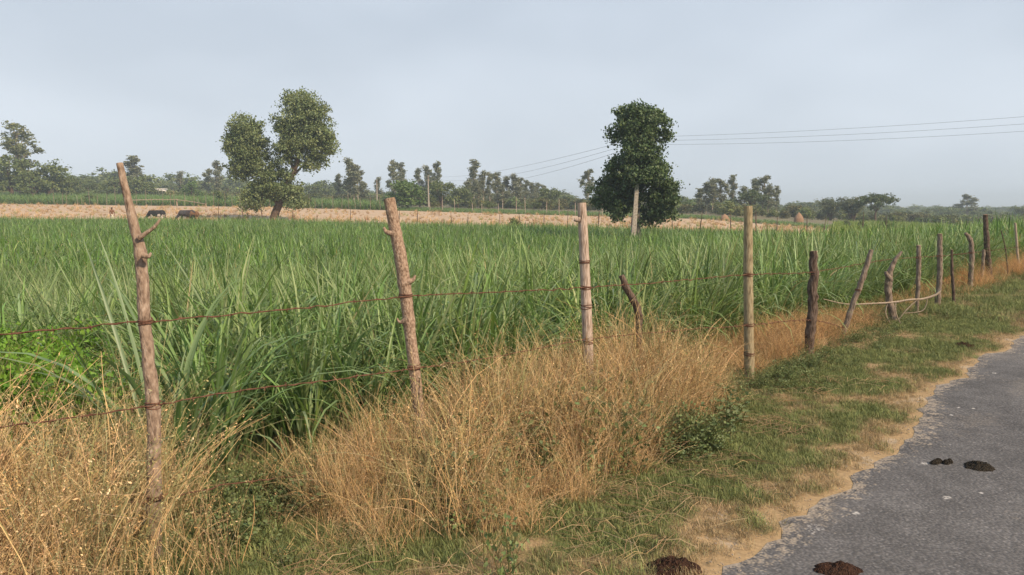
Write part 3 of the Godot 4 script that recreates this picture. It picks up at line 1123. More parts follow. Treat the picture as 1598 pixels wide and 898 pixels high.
	leaves = crown(711, edge_masses(712, 18, Vector3(0.1, 3.2, 0.3), Vector3(2.7, 1.5, 1.7), 0.34, 10) + edge_masses(713, 10, Vector3(0.2, 7.6, 0.4), Vector3(1.7, 1.0, 1.3), 0.26, 8) + [
		[Vector3(0.3, 8.2, 0.3), Vector3(1.3, 0.75, 1.3), 110], [Vector3(-0.7, 7.4, 0.4), Vector3(1.0, 0.7, 1.1), 75],
		[Vector3(1.2, 7.2, 0.4), Vector3(0.95, 0.8, 1.1), 75], [Vector3(0.2, 7.2, 1.1), Vector3(1.3, 0.7, 1.0), 80], [Vector3(0.15, 6.3, 1.1), Vector3(1.25, 0.8, 1.1), 95],
		[Vector3(-1.25, 7.0, 0.3), Vector3(0.45, 0.45, 0.6), 20],
		[Vector3(0.0, 5.5, 0.8), Vector3(1.6, 0.75, 1.3), 120], [Vector3(-0.9, 4.7, 0.7), Vector3(1.2, 0.9, 1.2), 100],
		[Vector3(1.1, 4.7, 0.7), Vector3(1.1, 0.9, 1.2), 95], [Vector3(0.1, 4.6, 1.7), Vector3(1.5, 0.85, 0.95), 120], [Vector3(0.1, 5.7, 1.5), Vector3(1.2, 0.6, 0.9), 70],
		[Vector3(-1.7, 3.4, 0.2), Vector3(1.15, 0.95, 1.2), 110], [Vector3(1.8, 3.4, 0.2), Vector3(1.15, 1.0, 1.2), 115],
		[Vector3(0.0, 3.4, -0.2), Vector3(1.6, 1.0, 1.5), 120], [Vector3(1.5, 2.2, 0), Vector3(1.15, 0.75, 1.1), 85],
		[Vector3(-1.0, 2.6, 0), Vector3(1.2, 0.6, 1.1), 65], [Vector3(0.9, 1.6, 0), Vector3(0.8, 0.5, 0.8), 30], [Vector3(2.3, 2.9, 0), Vector3(0.6, 0.8, 0.7), 35]],
		0.14, 32, 0.32, Color(0.06, 0.10, 0.042), Color(0.115, 0.165, 0.068), 0.46)
	tree("dense_tree", on_ground(7.75, -47.3), wood, mats.trunk_pale, leaves, mats.leaf, "dense dark green tree grown round a concrete pole in the cane", "tree")

# ---------------------------------------------------------------- power line
func power_pole(at: Vector3, tall: float, lean: float, label: String, group := "") -> Node3D:
	var t := thing("power_pole", at)
	tag(t, label, "power pole", group)
	t.rotation.z = lean
	var sh := Shape.new()
	var n := 0
	for row in [[-0.5, 0.17, 0.12], [0.02, 0.165, 0.115], [tall * 0.5, 0.125, 0.095], [tall, 0.085, 0.075]]:
		var x: float = row[1]
		var z: float = row[2]
		var b := 0.02
		for q in [[x - b, z], [x, z - b], [x, b - z], [x - b, -z], [b - x, -z], [-x, b - z], [-x, z - b], [b - x, z]]:
			sh.v.append(Vector3(q[0], row[0], q[1]))
		if n > 0:
			for j in 8:
				var a := (n - 1) * 8 + j
				var c := (n - 1) * 8 + (j + 1) % 8
				sh.i.append_array(PackedInt32Array([a, c, a + 8, c, c + 8, a + 8]))
		n += 1
	sh.v.append(Vector3(0, tall + 0.01, 0))
	for j in 8:
		sh.i.append_array(PackedInt32Array([24 + j, 24 + (j + 1) % 8, 32]))
	obj("shaft", sh.mesh(false), mats.concrete, t)
	for k in 3:
		var y := tall - 0.15 - 0.22 * k
		var a := Shape.new()
		tube(a, [Vector3(-0.3, y, 0.1), Vector3(0.3, y, 0.1)], [0.025, 0.025], 4)
		var arm := obj("bracket", a.mesh(false), mats.steel, t)
		var i := Shape.new()
		tube(i, [Vector3(0, y, 0.1), Vector3(0, y, 0.14), Vector3(0, y, 0.16), Vector3(0, y, 0.2), Vector3(0, y, 0.24)], [0.03, 0.05, 0.032, 0.05, 0.02], 8)
		obj("insulator", i.mesh(true), mats.porcelain, arm)
	return t

func cable(a: Vector3, b: Vector3, sag: float, thick: float, label: String, group: String) -> void:
	var pts := []
	var radii := []
	for k in 25:
		var t := k / 24.0
		pts.append(a.lerp(b, t) - a + Vector3.DOWN * sag * 4.0 * t * (1.0 - t))
		radii.append(thick)
	var sh := Shape.new()
	tube(sh, pts, radii, 5)
	tag(obj("overhead_wire", sh.mesh(true), mats.cable, null, a), label, "wire", group)

func build_power_line() -> void:
	var base := on_ground(7.52, -45.9)
	power_pole(base, 6.9, -0.05, "concrete power pole standing in the cane against the dense dark tree")
	power_pole(on_ground(-16.85, -150.0), 6.6, 0.01, "slim concrete power pole beside the bright green round tree far off")
	power_pole(on_ground(-33.1, -182.0), 6.2, 0.0, "thin far power pole in front of the grey eucalyptus clump")
	power_pole(on_ground(29.6, -34.2), 7.6, 0.0, "concrete power pole beyond the fence holding the ends of the wires")
	var top := base.y + 6.9
	for k in 3:
		var y := top - 0.15 - 0.22 * k
		cable(Vector3(7.86, y, -45.7), Vector3(29.6, 6.1 - 0.36 * k, -34.0), 0.22 + 0.03 * k, 0.006, ["uppermost", "middle", "lowest"][k] + " of three thin wires running level from the dense tree over the cane", "overhead wires over the cane")
		cable(Vector3(7.86, y, -45.9), Vector3(-16.85, height(-16.85, -150.0) + 6.45 - 0.22 * k, -149.8), 0.9 + 0.5 * k, 0.009, ["uppermost", "middle", "lowest"][k] + " of three thin wires dropping from the dense tree to the far pole", "overhead wires to the far pole")

# ---------------------------------------------------------------- small things far off
func stake(at: Vector3, tall: float, r: float, lean: float, mat: Material, label: String, group: String) -> void:
	var t := obj("field_stake", stakes[rng.randi() % stakes.size()], mat, null, at)
	t.rotation = Vector3(lean * 0.4, rng.randf() * TAU, lean)
	t.scale = Vector3(r, tall, r)
	tag(t, label, "stake", group)

var stakes := []

func build_far_things() -> void:
	for k in 4:
		rng.seed = 800 + k
		var rows := [[0.0, -0.2, 0.0, 1.0], [rng.randf_range(-0.6, 0.6), 0.4, rng.randf_range(-0.6, 0.6), 0.9], [rng.randf_range(-1.5, 1.5), 1.0, rng.randf_range(-1.5, 1.5), 0.65]]
		var r := resample(rows, 4)
		var sh := Shape.new()
		tube(sh, r[0], r[1], 7, Color.WHITE, 0.2)
		stakes.append(sh.mesh(true))
	rng.seed = 810
	for k in 27:
		var u := lerpf(-0.40, 0.50, (k + rng.randf_range(-0.3, 0.3)) / 26.0)
		var d := table([-0.8, -0.35, -0.086, 0.26, 0.61], [84.0, 82.5, 75.0, 62.0, 52.0], u)
		stake(on_ground(u * d, -d), rng.randf_range(1.2, 1.8), rng.randf_range(0.035, 0.06), rng.randf_range(-0.16, 0.16), mats.wood_dark, "thin crooked dark stake on the near edge of the cut field", "stakes along the near edge of the cut field")
	for k in 14:
		var u := lerpf(-0.115, 0.14, (k + rng.randf_range(-0.25, 0.25)) / 13.0)
		var d := table([-0.35, -0.086, 0.26], [137.0, 127.5, 107.5], u)
		stake(on_ground(u * d, -d), rng.randf_range(1.4, 2.0), 0.055, rng.randf_range(-0.05, 0.05), mats.wood_pale, "short pale stake on the far edge of the cut field before the eucalyptus row", "pale stakes on the far edge of the cut field")
	for k in 44:
		var u := lerpf(-0.62, -0.17, (k + rng.randf_range(-0.3, 0.3)) / 43.0)
		var d := table([-0.85, -0.35, -0.16], [141.0, 137.5, 130.0], u)
		stake(on_ground(u * d, -d), rng.randf_range(1.5, 2.4), 0.05, rng.randf_range(-0.06, 0.06), mats.wood_grey, "thin grey fence stake standing along the tall far crop", "grey fence stakes along the tall far crop")
	# two rails of a pole fence near the grazing cattle
	for row in [[Vector3(-61.0, 0, -118.0), Vector3(-53.5, 0, -118.0), 1.55, 1.7], [Vector3(-53.4, 0, -118.0), Vector3(-48.0, 0, -116.0), 1.7, 1.1]]:
		var a := on_ground(row[0].x, row[0].z, row[2])
		var b := on_ground(row[1].x, row[1].z, row[3])
		var sh := Shape.new()
		tube(sh, [Vector3.ZERO, (b - a) * 0.5 + Vector3(0, 0.05, 0), b - a], [0.06, 0.055, 0.045], 7)
		var t := thing("fence_rail", a)
		tag(t, "pale pole rail with its end posts behind the grazing cattle", "fence", "pole rails behind the cattle")
		obj("rail", sh.mesh(true), mats.twig_pale, t)
		for e in [Vector3.ZERO, b - a]:
			var q := Shape.new()
			tube(q, [e + Vector3(0.05, -2.0, -0.1), e + Vector3(0.05, 0.15, -0.1)], [0.06, 0.05], 7)
			obj("post", q.mesh(true), mats.twig_pale, t)
	# white farm house among the trees on the left
	var h := thing("white_house", on_ground(-95.2, -200.0, 0.3), 0.25)
	tag(h, "small whitewashed flat roofed house half hidden by the far trees", "house")
	h.scale = Vector3.ONE * 0.8
	box(h, "wall", Vector3(0, 1.5, 0), Vector3(4.6, 3.0, 4.0), mats.whitewash)
	box(h, "roof", Vector3(0, 3.12, 0), Vector3(5.0, 0.2, 4.4), mats.whitewash)
	box(h, "door", Vector3(-1.0, 1.0, 2.02), Vector3(0.9, 2.0, 0.08), mats.dark_opening)
	box(h, "window", Vector3(1.1, 1.7, 2.02), Vector3(0.9, 0.9, 0.08), mats.dark_opening)
	# straw stacks on the right
	for row in [[44.6, -115.0, 1.7, 1.7, "small steep straw stack shaped like a hut at the far edge of the cut field"], [30.9, -107.5, 1.5, 1.0, "low tan heap of straw on the cut field below the eucalyptus group"]]:
		var t := thing("straw_stack", on_ground(row[0], row[1], -0.05), 0.4)
		tag(t, row[4], "straw stack")
		var sh := Shape.new()
		var rows := [[0.0, 0.42], [0.3, 0.47], [0.55, 0.4], [0.8, 0.22], [1.0, 0.03]]
		for q in rows:
			for j in 18:
				var a := TAU * j / 18.0
				var k: float = q[1] * (1.0 + 0.1 * fine_noise.get_noise_3d(cos(a) * 90.0, q[0] * 200.0, sin(a) * 90.0 + row[0]))
				sh.v.append(Vector3(cos(a) * k * row[2], q[0] * row[3], sin(a) * k * row[2] * 0.8))
		for b in rows.size() - 1:
			for j in 18:
				var a := b * 18 + j
				var c := b * 18 + (j + 1) % 18
				sh.i.append_array(PackedInt32Array([a, c, a + 18, c, c + 18, a + 18]))
		obj("stack", sh.mesh(true), mats.thatch, t)

func box(parent: Node3D, called: String, at: Vector3, size: Vector3, mat: Material) -> void:
	var b := BoxMesh.new()
	b.size = size
	obj(called, b, mat, parent, at)

# ---------------------------------------------------------------- the roadside fence
const POSTS := {
	"p1": [[-1.615,-0.168,-3.150,0.0397], [-1.606,-0.016,-3.150,0.0397], [-1.592,0.298,-3.150,0.0370], [-1.573,0.707,-3.150,0.0329], [-1.586,1.020,-3.150,0.0301], [-1.591,1.382,-3.150,0.0288], [-1.607,1.491,-3.150,0.0247], [-1.632,1.627,-3.150,0.0192], [-1.658,1.775,-3.150,0.0164]],
	"p1b": [[-1.580,1.460,-3.120,0.0136], [-1.543,1.484,-3.120,0.0098], [-1.509,1.509,-3.120,0.0081], [-1.486,1.538,-3.120,0.0054]],
	"p1k": [[-1.557,1.391,-3.100,0.0162], [-1.533,1.385,-3.100,0.0108], [-1.522,1.399,-3.100,0.0054]],
	"p2": [[-0.548,-0.177,-4.400,0.0383], [-0.562,0.008,-4.400,0.0383], [-0.573,0.352,-4.400,0.0421], [-0.616,0.829,-4.400,0.0421], [-0.657,1.218,-4.400,0.0459], [-0.695,1.448,-4.400,0.0421], [-0.729,1.638,-4.400,0.0402]],
	"p2k": [[-0.703,1.430,-4.380,0.0229], [-0.745,1.441,-4.380,0.0152], [-0.760,1.468,-4.380,0.0076]],
	"p2k2": [[-0.640,1.136,-4.380,0.0267], [-0.593,1.155,-4.380,0.0152], [-0.578,1.182,-4.380,0.0076]],
	"p2k3": [[-0.636,0.911,-4.380,0.0267], [-0.674,0.899,-4.380,0.0114], [-0.693,0.923,-4.380,0.0057]],
	"p3": [[0.581,-0.212,-5.350,0.0465], [0.573,0.034,-5.350,0.0465], [0.563,0.471,-5.350,0.0465], [0.544,0.901,-5.350,0.0442], [0.526,1.230,-5.350,0.0419], [0.504,1.614,-5.350,0.0372]],
	"p3k": [[0.494,1.494,-5.330,0.0232], [0.466,1.494,-5.330,0.0209], [0.448,1.499,-5.330,0.0162]],
	"p3b": [[1.047,-0.073,-5.900,0.0308], [1.030,0.514,-5.900,0.0308], [1.032,0.698,-5.900,0.0333], [0.993,0.818,-5.900,0.0359], [0.930,0.923,-5.900,0.0333], [0.881,1.037,-5.900,0.0231]],
	"p4": [[2.101,-0.116,-6.360,0.0498], [2.097,-0.001,-6.360,0.0498], [2.054,0.881,-6.360,0.0470], [2.028,1.589,-6.360,0.0415]],
	"p5": [[3.122,-0.209,-7.600,0.0529], [3.122,0.099,-7.600,0.0562], [3.125,0.607,-7.600,0.0562], [3.122,1.127,-7.600,0.0430]],
	"p6": [[3.915,-0.196,-8.700,0.0378], [3.977,0.115,-8.700,0.0378], [4.087,0.501,-8.700,0.0378], [4.185,0.808,-8.700,0.0378], [4.246,1.073,-8.700,0.0287]],
	"p7": [[5.263,-0.178,-9.900,0.0517], [5.209,-0.001,-9.900,0.0560], [5.135,0.218,-9.900,0.0517], [5.089,0.568,-9.900,0.0517], [5.115,0.724,-9.900,0.0430], [5.167,0.871,-9.900,0.0301], [5.247,0.975,-9.900,0.0172]],
	"p7k": [[5.086,0.605,-9.880,0.0430], [5.047,0.674,-9.880,0.0301], [5.045,0.709,-9.880,0.0215]],
	"p8": [[5.901,-0.067,-10.600,0.0323], [5.883,0.215,-10.600,0.0323], [5.879,0.588,-10.600,0.0369], [5.852,1.023,-10.600,0.0350]],
	"p9": [[6.533,-0.062,-11.200,0.0487], [6.531,0.136,-11.200,0.0487], [6.534,0.531,-11.200,0.0448], [6.493,1.165,-11.200,0.0390]],
	"p10": [[7.056,-0.173,-11.600,0.0262], [7.011,0.186,-11.600,0.0262], [6.954,0.594,-11.600,0.0252], [6.933,0.898,-11.600,0.0202]],
	"p11": [[8.789,-0.230,-14.000,0.0536], [8.763,0.140,-14.000,0.0536], [8.754,0.631,-14.000,0.0536], [8.706,0.972,-14.000,0.0487]],
	"p11k": [[8.696,0.936,-13.980,0.0486], [8.628,1.033,-13.980,0.0389], [8.590,1.070,-13.980,0.0292]],
	"p12": [[9.631,-0.228,-15.000,0.0391], [9.616,0.168,-15.000,0.0391], [9.618,0.692,-15.000,0.0339]],
	"p13": [[10.077,-0.277,-15.400,0.0696], [10.039,0.062,-15.400,0.0696], [9.941,0.668,-15.400,0.0670], [9.849,1.401,-15.400,0.0482]],
	"p14": [[11.247,-0.131,-16.600,0.0188], [11.186,0.306,-16.600,0.0173], [11.115,0.668,-16.600,0.0159], [11.002,1.028,-16.600,0.0130]],
	"p15": [[11.921,-0.345,-17.200,0.0389], [11.871,0.109,-17.200,0.0374], [11.807,0.559,-17.200,0.0314], [11.714,1.185,-17.200,0.0269]],
	"br": [[4.090,0.371,-9.600,0.0058], [4.404,0.303,-9.600,0.0083], [4.724,0.311,-9.600,0.0109], [5.018,0.328,-9.600,0.0134], [5.226,0.362,-9.600,0.0134], [5.394,0.371,-9.600,0.0150], [5.559,0.422,-9.600,0.0167], [5.630,0.498,-9.600,0.0150]],
	"br1": [[5.043,0.328,-9.600,0.0092], [5.060,0.175,-9.600,0.0083], [5.136,0.030,-9.600,0.0058]],
	"br2": [[5.327,0.362,-9.600,0.0083], [5.200,0.235,-9.600,0.0067], [5.099,0.098,-9.600,0.0042]],
	"br3": [[5.452,0.379,-9.600,0.0075], [5.449,0.294,-9.600,0.0067], [5.387,0.209,-9.600,0.0058], [5.169,0.184,-9.600,0.0033]],
	"br4": [[4.935,0.303,-9.600,0.0075], [4.925,0.175,-9.600,0.0067], [5.020,-0.004,-9.600,0.0042]],
}
const WIRES := [
	[Vector3(-2.315,1.036,-2.950), Vector3(-2.112,1.069,-3.000), Vector3(-1.841,1.083,-3.080), Vector3(-1.615,1.096,-3.150), Vector3(-1.492,1.074,-3.400), Vector3(-1.146,1.056,-3.850), Vector3(-0.637,1.058,-4.350), Vector3(-0.081,1.026,-4.850), Vector3(0.529,1.005,-5.300), Vector3(1.233,0.990,-5.850), Vector3(2.037,1.002,-6.320), Vector3(3.091,0.912,-7.550), Vector3(4.142,0.907,-8.700), Vector3(5.072,0.875,-9.850), Vector3(5.863,0.848,-10.600)],
	[Vector3(-2.350,0.633,-2.950), Vector3(-2.143,0.672,-3.000), Vector3(-1.867,0.693,-3.080), Vector3(-1.565,0.730,-3.130), Vector3(-1.466,0.719,-3.300), Vector3(-1.294,0.675,-3.650), Vector3(-1.048,0.638,-3.950), Vector3(-0.574,0.623,-4.350), Vector3(-0.081,0.605,-4.800), Vector3(0.547,0.624,-5.300), Vector3(1.242,0.586,-5.850), Vector3(2.052,0.561,-6.320), Vector3(3.101,0.412,-7.550), Vector3(3.975,0.138,-8.700)],
	[Vector3(-1.932,0.282,-3.050), Vector3(-1.570,0.313,-3.100), Vector3(-1.439,0.252,-3.400), Vector3(-1.264,0.182,-3.700), Vector3(-1.004,0.119,-4.000), Vector3(-0.559,0.078,-4.350)],
	[Vector3(5.863,0.848,-10.600), Vector3(6.515,0.825,-11.200), Vector3(6.939,0.817,-11.600), Vector3(8.737,0.692,-14.000), Vector3(9.879,0.647,-15.300), Vector3(11.719,0.625,-17.100)],
]
const TREES := [
	["broad", -114.0, -172.0, 20.85, 11.06, "tall pale topped tree in the thick group beyond the cut field", ""],
	["round", -112.0, -166.0, 13.20, 12.13, "largest dark round tree right below the tall pale topped tree", "dark trees of the thick group"],
	["round", -105.1, -168.0, 11.49, 10.14, "dark round tree between the tall pale topped tree and the low end of the group", "dark trees of the thick group"],
	["round", -105.8, -164.0, 9.72, 7.99, "smaller dark tree tucked between the two largest dark round trees", "dark trees of the thick group"],
	["round", -105.2, -175.0, 9.08, 6.82, "low dark tree at the open end of the thick group by the hazy trees", "dark trees of the thick group"],
	["round", -120.2, -205.0, 8.96, 5.99, "low hazy round tree between the thick group and the white house", "low hazy trees"],
	["round", -128.0, -225.0, 10.07, 7.45, "low hazy round tree between the thick group and the white house", "low hazy trees"],
	["round", -111.8, -200.0, 7.93, 5.84, "low hazy round tree between the thick group and the white house", "low hazy trees"],
	["round", -113.8, -196.0, 7.47, 6.87, "low hazy round tree between the thick group and the white house", "low hazy trees"],
	["round", -119.6, -260.0, 9.39, 9.12, "low hazy round tree between the thick group and the white house", "low hazy trees"],
	["round", -111.8, -260.0, 8.95, 10.13, "low hazy round tree between the thick group and the white house", "low hazy trees"],
	["euc", -101.9, -200.0, 14.73, 5.52, "lone thin grey eucalyptus above the low trees near the white house", "thin eucalyptus near the white house"],
	["euc", -103.2, -205.0, 12.45, 3.91, "lone thin grey eucalyptus above the low trees near the white house", "thin eucalyptus near the white house"],
	["euc", -95.8, -215.0, 11.34, 3.19, "lone thin grey eucalyptus above the low trees near the white house", "thin eucalyptus near the white house"],
	["euc", -83.9, -205.0, 11.75, 3.04, "lone thin grey eucalyptus above the low trees near the white house", "thin eucalyptus near the white house"],
	["euc", -79.1, -200.0, 13.37, 3.61, "lone thin grey eucalyptus above the low trees near the white house", "thin eucalyptus near the white house"],
	["round", -100.4, -190.0, 8.59, 9.25, "wide dark round tree next to the low hazy trees, away from the white house", "dark trees beside the white house"],
	["round", -93.9, -188.0, 8.19, 8.06, "dark round tree directly beside the small white house", "dark trees beside the white house"],
	["round", -100.1, -196.0, 9.64, 7.64, "taller dark tree behind two wide dark trees near the white house", "dark trees beside the white house"],
	["fresh", -76.0, -176.0, 7.77, 5.49, "fresh green bushy tree in front of the white house side trees", ""],
	["round", -95.6, -250.0, 8.66, 12.17, "hazy grey round tree behind the forked tree's trunk", "hazy trees behind the forked tree"],
	["round", -90.9, -255.0, 9.46, 11.42, "hazy grey round tree behind the forked tree's trunk", "hazy trees behind the forked tree"],
	["round", -61.2, -230.0, 8.69, 9.86, "hazy grey round tree behind the forked tree's trunk", "hazy trees behind the forked tree"],
	["round", -55.1, -225.0, 7.00, 7.89, "hazy grey round tree behind the forked tree's trunk", "hazy trees behind the forked tree"],
	["round", -70.1, -240.0, 7.36, 9.35, "hazy grey round tree behind the forked tree's trunk", "hazy trees behind the forked tree"],
	["euc", -43.3, -185.0, 9.51, 2.36, "grey eucalyptus in the clump next to the large forked tree", "eucalyptus clump by the forked tree"],
	["euc", -39.4, -180.0, 12.96, 3.82, "grey eucalyptus in the clump next to the large forked tree", "eucalyptus clump by the forked tree"],
	["euc", -37.7, -182.0, 11.54, 3.86, "grey eucalyptus in the clump next to the large forked tree", "eucalyptus clump by the forked tree"],
	["euc", -38.1, -178.0, 9.51, 4.15, "grey eucalyptus in the clump next to the large forked tree", "eucalyptus clump by the forked tree"],
	["euc", -36.9, -184.0, 7.58, 3.12, "grey eucalyptus in the clump next to the large forked tree", "eucalyptus clump by the forked tree"],
	["euc", -34.2, -190.0, 8.75, 2.42, "tall narrow eucalyptus rising behind the bright green round tree", "eucalyptus behind the bright green tree"],
	["euc", -30.5, -190.0, 13.27, 3.43, "tall narrow eucalyptus rising behind the bright green round tree", "eucalyptus behind the bright green tree"],
	["euc", -28.8, -195.0, 12.58, 3.31, "tall narrow eucalyptus rising behind the bright green round tree", "eucalyptus behind the bright green tree"],
	["euc", -25.3, -200.0, 11.68, 2.97, "tall narrow eucalyptus rising behind the bright green round tree", "eucalyptus behind the bright green tree"],
	["euc", -22.9, -200.0, 12.19, 3.82, "tall narrow eucalyptus rising behind the bright green round tree", "eucalyptus behind the bright green tree"],
	["euc", -19.4, -195.0, 13.24, 3.10, "tall narrow eucalyptus rising behind the bright green round tree", "eucalyptus behind the bright green tree"],
	["fresh", -19.4, -138.0, 6.79, 9.41, "bright green round tree with a thin trunk beside the slim far pole", ""],
	["round", -14.8, -155.0, 7.04, 7.85, "dark green round tree right beside the slim far pole", "dark trees by the slim far pole"],
	["round", -11.7, -160.0, 5.71, 6.86, "lower dark round tree between the slim far pole's tree and the eucalyptus row", "dark trees by the slim far pole"],
	["round", -20.5, -165.0, 5.84, 6.43, "dark tree half hidden behind the bright green round tree", "dark trees by the slim far pole"],
	["euc", -8.9, -170.0, 11.89, 3.61, "slender pale eucalyptus in the long row behind the cut field", "eucalyptus row behind the cut field"],
	["euc", -10.1, -168.0, 7.06, 2.85, "slender pale eucalyptus in the long row behind the cut field", "eucalyptus row behind the cut field"],
	["euc", -6.7, -172.0, 9.54, 2.92, "slender pale eucalyptus in the long row behind the cut field", "eucalyptus row behind the cut field"],
	["euc", -5.4, -178.0, 9.66, 2.64, "slender pale eucalyptus in the long row behind the cut field", "eucalyptus row behind the cut field"],
	["euc", -3.3, -174.0, 9.18, 3.14, "slender pale eucalyptus in the long row behind the cut field", "eucalyptus row behind the cut field"],
	["euc", -1.3, -182.0, 8.76, 3.09, "slender pale eucalyptus in the long row behind the cut field", "eucalyptus row behind the cut field"],
	["euc", 0.5, -180.0, 9.14, 3.25, "slender pale eucalyptus in the long row behind the cut field", "eucalyptus row behind the cut field"],
	["euc", 2.1, -190.0, 8.75, 2.82, "slender pale eucalyptus in the long row behind the cut field", "eucalyptus row behind the cut field"],
	["euc", 3.5, -195.0, 8.11, 2.90, "slender pale eucalyptus in the long row behind the cut field", "eucalyptus row behind the cut field"],
	["euc", 5.2, -200.0, 7.76, 2.97, "slender pale eucalyptus in the long row behind the cut field", "eucalyptus row behind the cut field"],
	["euc", 6.9, -205.0, 7.74, 3.04, "slender pale eucalyptus in the long row behind the cut field", "eucalyptus row behind the cut field"],
	["euc", 8.8, -212.0, 7.59, 2.92, "slender pale eucalyptus in the long row behind the cut field", "eucalyptus row behind the cut field"],
	["euc", -7.4, -166.0, 6.15, 2.47, "slender pale eucalyptus in the long row behind the cut field", "eucalyptus row behind the cut field"],
	["euc", -2.2, -170.0, 6.55, 2.52, "slender pale eucalyptus in the long row behind the cut field", "eucalyptus row behind the cut field"],
	["euc", 1.4, -176.0, 6.12, 2.61, "slender pale eucalyptus in the long row behind the cut field", "eucalyptus row behind the cut field"],
	["round", 8.5, -165.0, 5.70, 5.79, "dark bushy tree at the end of the eucalyptus row", "dark trees at the end of the row"],
	["round", 4.4, -150.0, 2.24, 3.80, "dark bushy tree at the end of the eucalyptus row", "dark trees at the end of the row"],
	["round", -4.7, -150.0, 2.50, 3.51, "dark bushy tree at the end of the eucalyptus row", "dark trees at the end of the row"],
	["round", 14.2, -185.0, 4.14, 6.13, "dark bushy tree at the end of the eucalyptus row", "dark trees at the end of the row"],
	["euc", 17.4, -170.0, 10.02, 3.07, "thin grey eucalyptus half hidden by the dense dark tree", ""],
	["round", 44.8, -190.0, 2.90, 6.66, "low dark tree between the straw stack and the eucalyptus group", "low trees by the straw stack"],
	["round", 23.1, -190.0, 2.90, 7.40, "dark bushy tree at the end of the eucalyptus row", "dark trees at the end of the row"],
	["euc", 37.9, -150.0, 4.94, 2.86, "loose grey eucalyptus in the group behind the umbrella shaped tree", "eucalyptus group behind the umbrella tree"],
	["euc", 39.8, -152.0, 6.41, 2.90, "loose grey eucalyptus in the group behind the umbrella shaped tree", "eucalyptus group behind the umbrella tree"],
	["euc", 40.5, -150.0, 6.99, 3.18, "loose grey eucalyptus in the group behind the umbrella shaped tree", "eucalyptus group behind the umbrella tree"],
	["euc", 42.8, -152.0, 7.19, 2.90, "loose grey eucalyptus in the group behind the umbrella shaped tree", "eucalyptus group behind the umbrella tree"],
	["euc", 47.6, -160.0, 8.03, 2.55, "loose grey eucalyptus in the group behind the umbrella shaped tree", "eucalyptus group behind the umbrella tree"],
	["euc", 48.9, -156.0, 5.74, 2.65, "loose grey eucalyptus in the group behind the umbrella shaped tree", "eucalyptus group behind the umbrella tree"],
	["euc", 51.8, -158.0, 7.28, 2.85, "loose grey eucalyptus in the group behind the umbrella shaped tree", "eucalyptus group behind the umbrella tree"],
	["euc", 52.7, -156.0, 8.00, 3.64, "loose grey eucalyptus in the group behind the umbrella shaped tree", "eucalyptus group behind the umbrella tree"],
	["euc", 56.4, -158.0, 5.66, 1.84, "loose grey eucalyptus in the group behind the umbrella shaped tree", "eucalyptus group behind the umbrella tree"],
	["euc", 53.3, -154.0, 5.56, 2.94, "loose grey eucalyptus in the group behind the umbrella shaped tree", "eucalyptus group behind the umbrella tree"],
	["flat", 47.0, -146.0, 4.35, 9.38, "dark flat topped umbrella tree in front of the loose eucalyptus group", ""],
	["round", 63.3, -170.0, 1.02, 3.97, "low dark tree between the straw stack and the eucalyptus group", "low trees by the straw stack"],
	["round", 68.5, -175.0, 0.70, 5.11, "low dark tree between the straw stack and the eucalyptus group", "low trees by the straw stack"],
	["euc", 68.1, -180.0, 1.91, 2.29, "low dark tree between the straw stack and the eucalyptus group", "low trees by the straw stack"],
	["round", 72.5, -178.0, 0.22, 5.20, "low dark tree between the straw stack and the eucalyptus group", "low trees by the straw stack"],
	["round", 59.4, -165.0, 0.18, 3.86, "low dark tree between the straw stack and the eucalyptus group", "low trees by the straw stack"],
	["feather", 64.5, -150.0, 3.27, 6.43, "feathery grey green bamboo clump between the straw stack and the other bamboo", "feathery bamboo clumps"],
	["feather", 68.1, -148.0, 3.76, 6.92, "feathery grey green bamboo clump touching the large umbrella tree", "feathery bamboo clumps"],
	["flat", 68.9, -140.0, 4.12, 8.45, "large flat topped umbrella tree next to the two feathery bamboo clumps", ""],
	["round", 139.6, -260.0, -0.19, 10.13, "low hazy tree beyond the yellow green crop", "low hazy trees beyond the yellow green crop"],
	["round", 139.8, -250.0, 0.53, 7.30, "low hazy tree beyond the yellow green crop", "low hazy trees beyond the yellow green crop"],
	["round", 148.0, -255.0, -0.37, 8.44, "low hazy tree beyond the yellow green crop", "low hazy trees beyond the yellow green crop"],
	["round", 145.8, -245.0, 0.13, 5.73, "low hazy tree beyond the yellow green crop", "low hazy trees beyond the yellow green crop"],
	["round", 152.7, -240.0, 0.16, 9.35, "low hazy tree beyond the yellow green crop", "low hazy trees beyond the yellow green crop"],
	["round", 164.6, -250.0, -0.55, 8.28, "low hazy tree beyond the yellow green crop", "low hazy trees beyond the yellow green crop"],
	["round", 158.2, -230.0, 1.60, 8.06, "low hazy tree beyond the yellow green crop", "low hazy trees beyond the yellow green crop"],
	["euc", 154.0, -250.0, 5.46, 5.30, "tall pyramid shaped hazy tree rising alone beyond the yellow green crop", ""],
	["shrub", 35.5, -75.0, 0.05, 1.17, "small dark shrub at the corner of the cut field by the track", "shrubs by the track"],
	["shrub", 39.8, -78.0, -0.01, 1.82, "small dark shrub at the corner of the cut field by the track", "shrubs by the track"],
	["shrub", 39.9, -88.0, -0.14, 1.37, "small dark shrub at the corner of the cut field by the track", "shrubs by the track"],
	["shrub", -82.2, -145.0, 3.71, 4.80, "grey green shrub at the edge of the tall far crop", "shrubs at the tall far crop"],
	["shrub", -56.8, -145.0, 4.46, 3.67, "grey green shrub at the edge of the tall far crop", "shrubs at the tall far crop"],
	["shrub", -38.0, -138.0, 3.38, 2.69, "grey green shrub at the edge of the tall far crop", "shrubs at the tall far crop"],
	["shrub", 0.2, -70.0, 0.34, 2.05, "small green bush at the edge of the cane before the cut field", ""],
]

